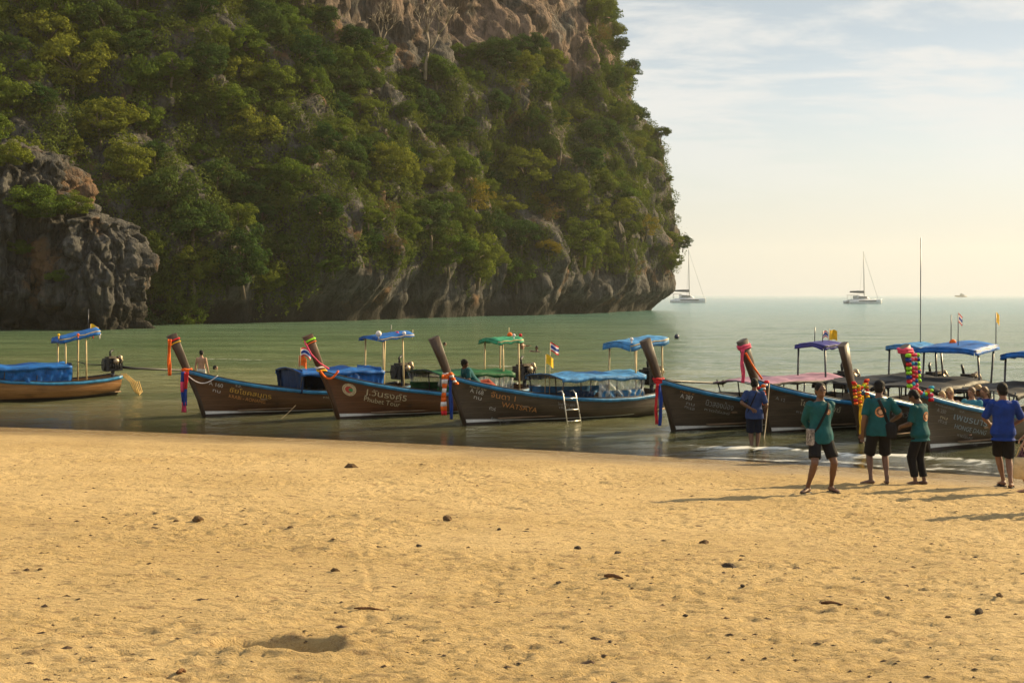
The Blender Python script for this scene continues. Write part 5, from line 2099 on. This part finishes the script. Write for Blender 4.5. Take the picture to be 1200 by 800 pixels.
# man in teal with hands behind his back, facing the beach
p = on_ground(961, 579)
m1, J = make_person("man in teal polo shirt and black shorts standing legs apart, hands behind back", xyz(p, 0.012), R(14),
                    dict(pelvis=(0, 0, 0.885), footL=(0.20, 0.02, 0.085), footR=(-0.21, 0.0, 0.085), toeL=(0.25, -1, 0), toeR=(-0.9, -0.5, 0), handL=(0.03, 0.17, 0.04), handR=(-0.03, 0.18, 0.01), elbowL=(1, 0.5, 0), elbowR=(-1, 0.5, 0), head=(R(-6), R(2))),
                    dict(shirt=SH["teal"], sleeve=1.55, pants=SH["black"], pants_len=0.82, pants_r=0.100, skin=SKIN_D, sandals=True, hem=-0.13), 1.005)
back_logo(m1, J, 0.36, 0.042, True, 0.075)
e = bag_thing(m1, "sling_bag", "grey patterned sling pouch at the hip of the man with hands behind back", "bag")
mb = MB()
body_strap(mb, J, 1, -1)
body_strap(mb, J, 1, -1, False)
mb.build("strap", SH["black"], e)
mb = MB()
mb.loft([(J["P"] + Vector((-0.19, -0.05, z)), Vector((0.045, 0, 0)), Vector((0, 0.085, 0))) for z in (-0.15, -0.14, -0.02, 0.08, 0.10)], 14, True, 3.5)
mb.build("pouch", BAGP, e)

# man seen from behind with round badge and black bag
p = on_ground(1030, 567)
m2, J = make_person("man in teal tee with round orange badge on his back and black shorts", xyz(p, 0.0), R(176),
                    dict(pelvis=(0, 0, 0.90), footL=(0.13, 0.0, 0.085), footR=(-0.13, 0.0, 0.085), toeL=(1.0, -0.25, 0), toeR=(-0.1, -1, 0), handL=(0.27, 0.02, -0.06), handR=(-0.22, -0.22, 0.10), elbowR=(-1, 0.4, -0.2), elbowL=(0.5, 1, 0), head=(R(-24), R(12))),
                    dict(shirt=SH["teal"], sleeve=0.85, pants=SH["black"], pants_len=0.98, pants_r=0.100, skin=SKIN_D, cap=SH["black"], hem=-0.10), 1.03)
back_logo(m2, J, 0.30, 0.088)
e = bag_thing(m2, "shoulder_bag", "black shoulder bag slung on the man with the round orange badge", "bag")
mb = MB()
body_strap(mb, J, 0.3, -1.05, False, 0.026)
mb.build("strap", SH["black"], e)
mb = MB()
mb.loft([(J["P"] + Vector((-0.17, 0.10, z)), Vector((0.105 * q, 0, 0)), Vector((0, 0.06 * q, 0))) for z, q in ((-0.14, .6), (-0.12, .9), (-0.02, 1.0), (0.08, .95), (0.13, .6))], 14, True, 3)
mb.build("pouch", SH["black"], e)

# man in long black trousers looking down
p = on_ground(1077, 567)
m3, J = make_person("man in teal tee and long black trousers looking down at his hands", xyz(p, 0.0), R(-136),
                    dict(pelvis=(0, 0.02, 0.935), lean=0.05, footL=(0.08, -0.03, 0.085), footR=(-0.08, 0.06, 0.085), toeL=(0.1, -1, 0), toeR=(-0.1, -1, 0), handL=(0.10, -0.30, 0.12), handR=(-0.10, -0.30, 0.12), elbowL=(0.6, 0.8, -0.6), elbowR=(-0.6, 0.8, -0.6), head=(R(8), R(34))),
                    dict(shirt=SH["teal"], sleeve=0.9, pants=SH["black"], pants_len=1.86, pants_r=0.100, skin=SKIN_D, hem=-0.14), 0.945)
back_logo(m3, J, 0.30, 0.085)

# man in royal blue walking off along the water
p = on_ground(1177, 571)
m4, J = make_person("man in royal blue tee and black shorts stepping along the waterline", xyz(p, 0.012), R(172),
                    dict(pelvis=(0.02, 0.0, 0.905), footL=(-0.02, -0.16, 0.085), footR=(-0.07, 0.13, 0.095), toeL=(0.2, -1, 0), toeR=(-0.35, -1, 0), handL=(0.15, -0.30, 0.10), handR=(-0.20, -0.25, 0.08), elbowL=(0.9, 0.6, -0.3), elbowR=(-1, 0.6, -0.3), head=(R(10), R(6))),
                    dict(shirt=SH["blue"], sleeve=0.95, pants=SH["black"], pants_len=0.95, pants_r=0.100, skin=SKIN, sandals=True, hem=-0.14), 1.02)

# man wading
p = on_sea(884, 527, -0.05)
m5, J = make_person("man in slate blue tee wading ankle-deep by the garlanded boats", (p.x, p.y, float(sand_base(p.x, p.y))), R(168),
                    dict(pelvis=(0, 0, 0.91), footL=(0.05, 0.03, 0.085), footR=(-0.06, -0.05, 0.085), handL=(0.06, 0.18, 0.12), handR=(-0.24, -0.1, -0.02), elbowL=(1, 0.4, -0.2), elbowR=(-.6, 1, 0), head=(R(-14), R(4))),
                    dict(shirt=SH["slate"], sleeve=0.85, pants=SH["navy"], pants_len=1.0, pants_r=0.105, skin=SKIN_D, hem=-0.12), 0.945)
e = bag_thing(m5, "sling_strap", "thin black sling strap across the wading man's back", "strap")
mb = MB()
body_strap(mb, J, -0.6, 1.0, False, 0.014)
mb.build("strap", SH["black"], e)

# woman half out of the frame with a cream tote
p = on_ground(1212, 578)
m6, J = make_person("person in dark printed dress carrying a cream tote by the waterline", xyz(p, 0.0), R(-120),
                    dict(pelvis=(0, 0, 0.90), footL=(0.08, -0.1, 0.085), footR=(-0.08, 0.12, 0.085), handL=(0.30, -0.12, -0.02), handR=(-0.24, -0.2, 0.02), head=(0, R(4))),
                    dict(shirt=SH["print"], sleeve=0.4, pants=SH["print"], pants_len=1.0, pants_r=0.118, skin=SKIN_L, hair=HAIR_B, hair_long=0.12, hem=-0.10), 0.95)
e = bag_thing(m6, "tote_bag", "cream cloth tote hanging from the hand of the person in printed dress", "bag")
hh = J["handL"]
hh2 = hh
mb = MB()
mb.loft([(hh2 + Vector((0.02, 0, z)), Vector((0.03 + q * 0.05, 0, 0)), Vector((0, 0.13 * q, 0))) for z, q in ((-0.55, 0.8), (-0.53, 1.0), (-0.35, 1.0), (-0.2, 0.9))], 14, True, 3)
mb.build("sack", BAGC, e)
mb = MB()
for s in (-0.07, 0.07):
    mb.tube([hh2 + Vector((0.02, s * 1.3, -0.21)), hh2 + Vector((0.0, s * 0.4, -0.03)), hh2 + Vector((0.0, 0, 0.0))], 0.009, 6)
mb.build("handle", BAGC, e)

# a walker just outside the right edge, whose shadow reaches into the picture
p = on_ground(1268, 599)
make_person("walker in white shirt farther along the dry sand, casting a long shadow", xyz(p, 0.0), R(150),
            dict(footL=(0.10, -0.08, 0.085), footR=(-0.10, 0.10, 0.085), handL=(0.27, -0.05, -0.05), handR=(-0.27, 0.05, -0.05)),
            dict(shirt=SH["white"], sleeve=0.7, pants=SH["navy"], pants_len=0.9, skin=SKIN_L, hair=HAIR_B), 1.0, 0.014)

# ---- passengers and boatman
SIT = dict(pelvis=(0, 0, 0.10), lean=0.12, footL=(0.08, -0.38, -0.10), footR=(-0.08, -0.38, -0.10), kneeL=(0.1, -0.6, 1), kneeR=(-0.1, -0.6, 1), handL=(0.14, -0.32, 0.05), handR=(-0.14, -0.32, 0.05), elbowL=(1, 0.6, -0.4), elbowR=(-1, .6, -.4))


def seat(b, x, y, z, yaw, label, fit, pose=None, size=0.95, head=(0, 0)):
    q = B[b].matrix_basis @ Vector((x, y, z))
    ps = dict(SIT)
    ps.update(pose or {})
    ps["head"] = head
    return make_person(label, tuple(q), B[b].rotation_euler[2] + yaw, ps, fit, size, 0.012)


bpy.context.view_layer.update()
seat("h", 1.25, 0.22, 0.40, R(-90), "fair-haired passenger in pale rose top seated in the garlanded boat", dict(shirt=SH["pink"], pants=SH["navy"], skin=SKIN_L, hair=HAIR_F, hair_long=0.08), head=(R(20), 0))
seat("h", 1.55, -0.12, 0.42, R(-80), "passenger in aqua and white top seated in the garlanded boat", dict(shirt=SH["aqua"], pants=SH["white"], skin=SKIN_L, hair=HAIR_B), head=(R(-15), 0))
seat("h", 2.00, -0.22, 0.42, R(-100), "long-haired passenger in deep blue seated in the garlanded boat", dict(shirt=SH["blue"], pants=SH["blue"], skin=SKIN_L, hair=HAIR_B, hair_long=0.14), head=(R(-10), R(10)))
seat("h", 0.98, 0.28, 0.34, R(-70), "fair-haired passenger in white seated close behind the pink-garlanded prow", dict(shirt=SH["white"], pants=SH["navy"], skin=SKIN_L, hair=HAIR_F), head=(R(15), R(10)))
seat("h", 2.45, 0.20, 0.42, R(-100), "passenger in white and rose seated under the black canopy of the garlanded boat", dict(shirt=SH["white"], pants=SH["pink"], skin=SKIN_L, hair=HAIR_F, hair_long=0.04))
seat("d", 0.28, 0.10, 0.93, R(80), "boatman in teal and rust trousers lounging on the foredeck of the WATSAYA boat", dict(shirt=SH["teal"], pants=SH["red"], pants_len=1.8, pants_r=0.10, skin=SKIN_D), dict(pelvis=(0, 0, 0.10), lean=-0.62, footL=(0.1, -0.75, -0.12), footR=(-0.08, -0.80, -0.14), handL=(0.26, 0.12, -0.02), handR=(-0.26, 0.14, -0.02), elbowL=(0.5, 1, 0), elbowR=(-.5, 1, 0)), 0.95, head=(R(-50), R(20)))

# ---- bathers
p = on_sea(236, 438)
make_person("bare-backed bather in white shorts standing waist-deep beyond the gold-lettered boat", (p.x, p.y, -0.76), R(172),
            dict(footL=(0.12, 0, 0.085), footR=(-0.12, 0, 0.085), handL=(0.30, -0.05, -0.10), handR=(-0.30, -0.02, -0.10), head=(R(20), 0)),
            dict(pants=SH["white"], pants_len=0.7, skin=SKIN_L, hair=HAIR), 1.02, 0.012)
for (px_, py_, zz, yw, lab, sk) in ((252, 434, -1.50, 100, "bather up to the neck beside the one in white shorts", SKIN_L),
                                    (612, 409, -1.12, 60, "bather chest-deep holding a hand to the hair beyond the green-roofed boat", SKIN),
                                    (629, 412, -1.38, -40, "bather with only head and shoulders out beyond the flags", SKIN_D),
                                    (521, 406, -1.44, 90, "bather low in the water swimming beyond the bow of the WATSAYA boat", SKIN_L)):
    p = on_sea(px_, py_)
    make_person(lab, (p.x, p.y, zz), R(yw), dict(footL=(0.12, 0, 0.085), footR=(-0.12, 0, 0.085), handL=(0.42, -0.25, 0.40), handR=(-0.12, -0.12, 0.62) if px_ == 612 else (-0.42, -0.25, 0.40), elbowR=(-1, -0.2, 0.1)), dict(pants=SH["navy"], pants_len=0.5, skin=sk, hair=HAIR), 1.0, 0.014)

# ================================================================== YACHTS, BUOY, SHIP
Y_WHITE = paint("gelcoat", (0.66, 0.67, 0.68), 0.25, 0.08, 1, 0)
Y_DARK = paint("tinted_glass", (0.025, 0.030, 0.038), 0.2, 0.2, 1, 0)
Y_SAIL = paint("sail_cover", (0.05, 0.065, 0.10), 0.7, 0.2, 2, 0.2)
Y_MAST = paint("mast_grey", (0.22, 0.23, 0.24), 0.4, 0.2, 1, 0)


def catamaran(label, loc, yaw, L, mast):
    r = empty("catamaran", loc, yaw)
    tag(r, label, "catamaran", "catamarans at anchor off the headland")
    k = L / 14.0
    for s in (-1, 1):
        mb = MB()
        secs = []
        for x, w, zt, zb in ((-7, .55, 1.15, 0.1), (-6, .75, 1.35, -.2), (-2, .85, 1.55, -.4), (3, .75, 1.7, -.4), (6, .35, 1.85, -.3), (7, .06, 1.9, 0.0)):
            secs.append((Vector((x * k, s * 2.9 * k, (zt + zb) / 2 * k)), Vector((0, w * k, 0)), Vector((0, 0, (zt - zb) / 2 * k))))
        h = mb.loft(secs, 14, True, 3.2).build("hull", Y_WHITE, r)
        st = MB().box((0.5 * k, s * (2.9 * k + 0.83 * k), 1.1 * k), (7.5 * k, 0.06 * k, 0.35 * k))
        st.build("hull_window", Y_DARK, h)
    MB().loft([(Vector((x * k, 0, z * k)), Vector((0, w * k, 0)), Vector((0, 0, h_ * k))) for x, w, z, h_ in ((-5.5, 3, 1.35, .3), (-4, 3, 1.45, .38), (2.2, 2.9, 1.5, .4), (2.6, 2.7, 1.5, .3))], 12, True, 5).build("bridge_deck", Y_WHITE, r)
    cb = MB().loft([(Vector((x * k, 0, (1.7 + h_ / 2) * k)), Vector((0, w * k, 0)), Vector((0, 0, h_ / 2 * k))) for x, w, h_ in ((-3.4, 2.2, 1.5), (-1, 2.3, 1.55), (1.2, 2.0, 1.2), (2.4, 1.5, 0.5))], 14, True, 4.5).build("cabin", Y_WHITE, r)
    for s in (-1, 1):
        MB().box((-0.9 * k, s * 2.28 * k, 2.65 * k), (3.6 * k, 0.08 * k, 0.5 * k)).build("window", Y_DARK, cb)
    MB().box((-4.3 * k, 0, 3.45 * k), (3.4 * k, 4.2 * k, 0.16 * k)).build("bimini", Y_DARK, r)
    for s in (-1, 1):
        for x in (-5.8, -3.2):
            MB().tube([(x * k, s * 1.9 * k, 1.7 * k), (x * k, s * 1.9 * k, 3.45 * k)], 0.06 * k, 6).build("bimini_post", Y_MAST, r)
    MB().tube([(0.6 * k, 0, 3.0 * k), (0.35 * k, 0, mast)], [0.16 * k, 0.12 * k], 8).build("mast", Y_MAST, r)
    MB().tube([(0.5 * k, 0, 4.3 * k), (-5.6 * k, 0, 4.7 * k)], 0.12 * k, 8).loft([(Vector((x * k, 0, z * k)), Vector((0, .28 * k, 0)), Vector((0, 0, .45 * k * q))) for x, z, q in ((0.4, 4.9, 1), (-2, 4.95, .9), (-5.4, 4.95, .5))], 10).build("boom", Y_SAIL, r)
    MB().tube([(0.35 * k, 0, mast * 0.97), (6.6 * k, 0, 1.9 * k)], 0.055 * k, 5).build("forestay", Y_MAST, r)
    for s in (-1, 1):
        MB().tube([(0.38 * k, 0, mast * 0.9), (-0.4 * k, s * 3.2 * k, 1.6 * k)], 0.025 * k, 4).build("shroud", Y_MAST, r)
    return r


p = on_sea(1011, 355.8)
catamaran("catamaran anchored on open water well clear of the headland, mast leaning slightly", (p.x, p.y, 0), R(8), 13.5, 20.6)
p = on_sea(806, 354.6)
catamaran("larger catamaran anchored close off the tip of the headland", (p.x, p.y, 0), R(-4), 15.5, 24.0)
p = on_sea(1126, 348.0)
mb = MB().loft([(Vector((x, 0, z)), Vector((0, w, 0)), Vector((0, 0, h_))) for x, w, z, h_ in ((-11, 2.2, 1.2, 1.4), (4, 2.5, 1.3, 1.5), (9, 1.4, 1.8, 1.4), (11.5, .1, 2.3, .8))], 10, True, 4)
s_ = empty("motor_launch", (p.x, p.y, 0), R(178))
tag(s_, "tiny distant motor launch on the horizon", "launch")
mb.build("hull", P_STEEL, s_)
MB().box((-2, 0, 4.0), (9, 3.6, 2.4), taper=0.8).box((-1, 0, 6.0), (4, 2.6, 1.6)).build("deckhouse", Y_MAST, s_)
MB().tube([(-1, 0, 6), (-1, 0, 9.5)], 0.12, 6).build("mast", P_STEEL, s_)
p = on_sea(793, 396)
bu = empty("buoy", (p.x, p.y, 0))
tag(bu, "small dark round buoy afloat between the boats and the headland", "buoy")
MB().ball((0, 0, 0.10), 0.19, 14, 9).build("float", paint("buoy_navy", (0.012, 0.016, 0.05), 0.4, 0.3), bu)
MB().tube([(0.05 * math.cos(t * .7), 0, 0.33 + 0.05 * math.sin(t * .7)) for t in range(10)], 0.012, 5).build("ring", P_STEEL, bu)

# ================================================================== BEACH LITTER
ST_A = paint("stone_dark", (0.085, 0.065, 0.050), 0.85, 0.45, 16, 0.7, 0.2)
ST_B = paint("stone_brown", (0.15, 0.095, 0.050), 0.85, 0.45, 16, 0.7, 0.2)
DRIFT = paint("driftwood_brown", (0.13, 0.065, 0.030), 0.85, 0.4, 16, 0.7, 0.2)


def stone_mesh(seed):
    bm = bmesh.new()
    bmesh.ops.create_icosphere(bm, subdivisions=2, radius=1.0)
    r = random.Random(seed)
    for v in bm.verts:
        n = mnoise.noise(v.co * 1.3 + Vector((seed, 0, 0))) * 0.45 + mnoise.noise(v.co * 3 + Vector((0, seed, 0))) * 0.2
        v.co *= 1 + n
        v.co.z *= 0.72
    me = bpy.data.meshes.new("stone")
    bm.to_mesh(me)
    bm.free()
    return me


STM = [stone_mesh(s) for s in range(6)]
for m_, q in zip(STM, (ST_A, ST_B, ST_A, ST_B, ST_A, ST_B)):
    m_.materials.append(q)
SPEC = {(855, 665): "largest of the little cluster of brown stones on the open sand", (868, 659): "round stone touching the largest stone of the little cluster", (825, 638): "flat dark chip of stone beyond the little cluster",
        (524, 611): "pointed dark stone alone near the end of the drag mark", (232, 610): "jagged dark clump of stone and weed among chips", (412, 549): "low dark clump near the water's edge by the boats",
        (1147, 718): "chunky brown stone with a smaller dark stone beside it", (1111, 722): "small dark stone beside the chunky brown one"}
GEN = "small dark stone lying alone on the dry sand"
for k, (x, y, w) in enumerate([(855, 665, 17), (868, 659, 9), (724, 649, 9), (968, 677, 10), (1147, 718, 13), (1111, 722, 8), (1143, 654, 7), (825, 638, 12), (869, 651, 8), (1040, 702, 8), (677, 643, 8), (524, 611, 13), (491, 639, 6), (549, 644, 6), (158, 604, 7), (232, 610, 14), (310, 615, 6),
                               (412, 549, 14), (655, 685, 7), (1171, 702, 9), (182, 617, 8), (207, 611, 8), (147, 617, 9), (393, 669, 10), (848, 672, 5), (735, 676, 7), (803, 722, 6), (1062, 683, 7), (870, 690, 6), (340, 620, 6), (556, 520, 5), (990, 662, 6), (715, 752, 6), (47, 668, 6), (585, 622, 5)]):
    p = on_ground(x, y)
    s = w / (F / p.y) / 2
    o = link("stone", STM[k % 6])
    o.scale = (s, s * random.uniform(0.7, 1.0), s * random.uniform(0.75, 1.0))
    o.rotation_euler = (0, 0, random.uniform(0, 6.3))
    s *= 0.85
    o.location = (p.x, p.y, gz(p.x, p.y) + s * 0.22)
    lab = SPEC.get((x, y))
    tag(o, lab or GEN, "stone", None if lab else "small stones on the sand")
for (x0, y0, x1, y1, r_, lab) in ((708, 679, 730, 682, 0.020, "curled reddish bit of driftwood beside a small stone"), (962, 708, 988, 711, 0.016, "thin reddish stick lying on the sand below a round stone"), (415, 718, 452, 717, 0.012, "straight dark stick lying across the drag mark"), (207, 789, 218, 787, 0.014, "rust-red dead leaf on the near sand")):
    a, b = on_ground(x0, y0), on_ground(x1, y1)
    a.z, b.z = gz(a.x, a.y) + r_ * 0.6, gz(b.x, b.y) + r_ * 0.6
    mid = a.lerp(b, 0.5) + Vector((0, 0.02, r_ * 0.5))
    mid.z = max(mid.z, gz(mid.x, mid.y) + r_ * 0.6)
    tag(MB().tube([a, a.lerp(mid, .5), mid, mid.lerp(b, .5), b], [r_ * .5, r_, r_ * .9, r_ * .8, r_ * .4], 7).build("driftwood", DRIFT), lab, "driftwood")

# crumbs of shell, weed and crab-dug sand too small to count, drawn dark and streaky to include their shadows
vs, fs = [], []
rc = random.Random(8)
for k in range(2200):
    y = 6.5 + 18 * rc.random() ** 1.3
    x = rc.uniform(-0.48, 0.48) * y
    if 0.92 * (shore_y(x) - y) < 1.0:
        continue
    s = rc.uniform(0.004, 0.013) * (1.9 if rc.random() < 0.10 else 1)
    z = gz(x, y)
    a = rc.uniform(-0.4, 0.4)
    o = len(vs)
    el = rc.uniform(1.2, 3.4)
    for i in range(5):
        t = a + i * 1.2566
        q = rc.uniform(0.7, 1.2)
        vs.append((x + s * el * q * math.cos(t), y + s * q * math.sin(t), z - 0.002))
    vs.append((x + rc.uniform(-.3, .3) * s, y, z + s * rc.uniform(0.4, 0.9)))
    fs += [(o + i, o + (i + 1) % 5, o + 5) for i in range(5)]
me = bpy.data.meshes.new("beach_crumbs")
me.from_pydata(vs, [], fs)
me.materials.append(paint("crumb_brown", (0.085, 0.052, 0.030), 0.9, 0.6, 3, 0))
tag(link("beach_crumbs", me), "scattered crumbs of weed, shell and crab-dug sand, shaped with their streak shadows", "debris", kind="stuff")

# ================================================================== HAZE
HZ = NT("sea_haze")
pv = HZ.new("ShaderNodeVolumePrincipled")
pv.inputs["Color"].default_value = (0.92, 0.90, 0.84, 1)
pv.inputs["Density"].default_value = 0.00011
pv.inputs["Anisotropy"].default_value = 0.25
HZM = HZ.done(None, pv.outputs[0])
hb = MB().box((0, 1500 - 150, 52.5), (4400, 3300, 125.0))
hz = hb.build("haze", HZM)
tag(hz, "thin pale sea haze over the bay", "haze", kind="stuff")
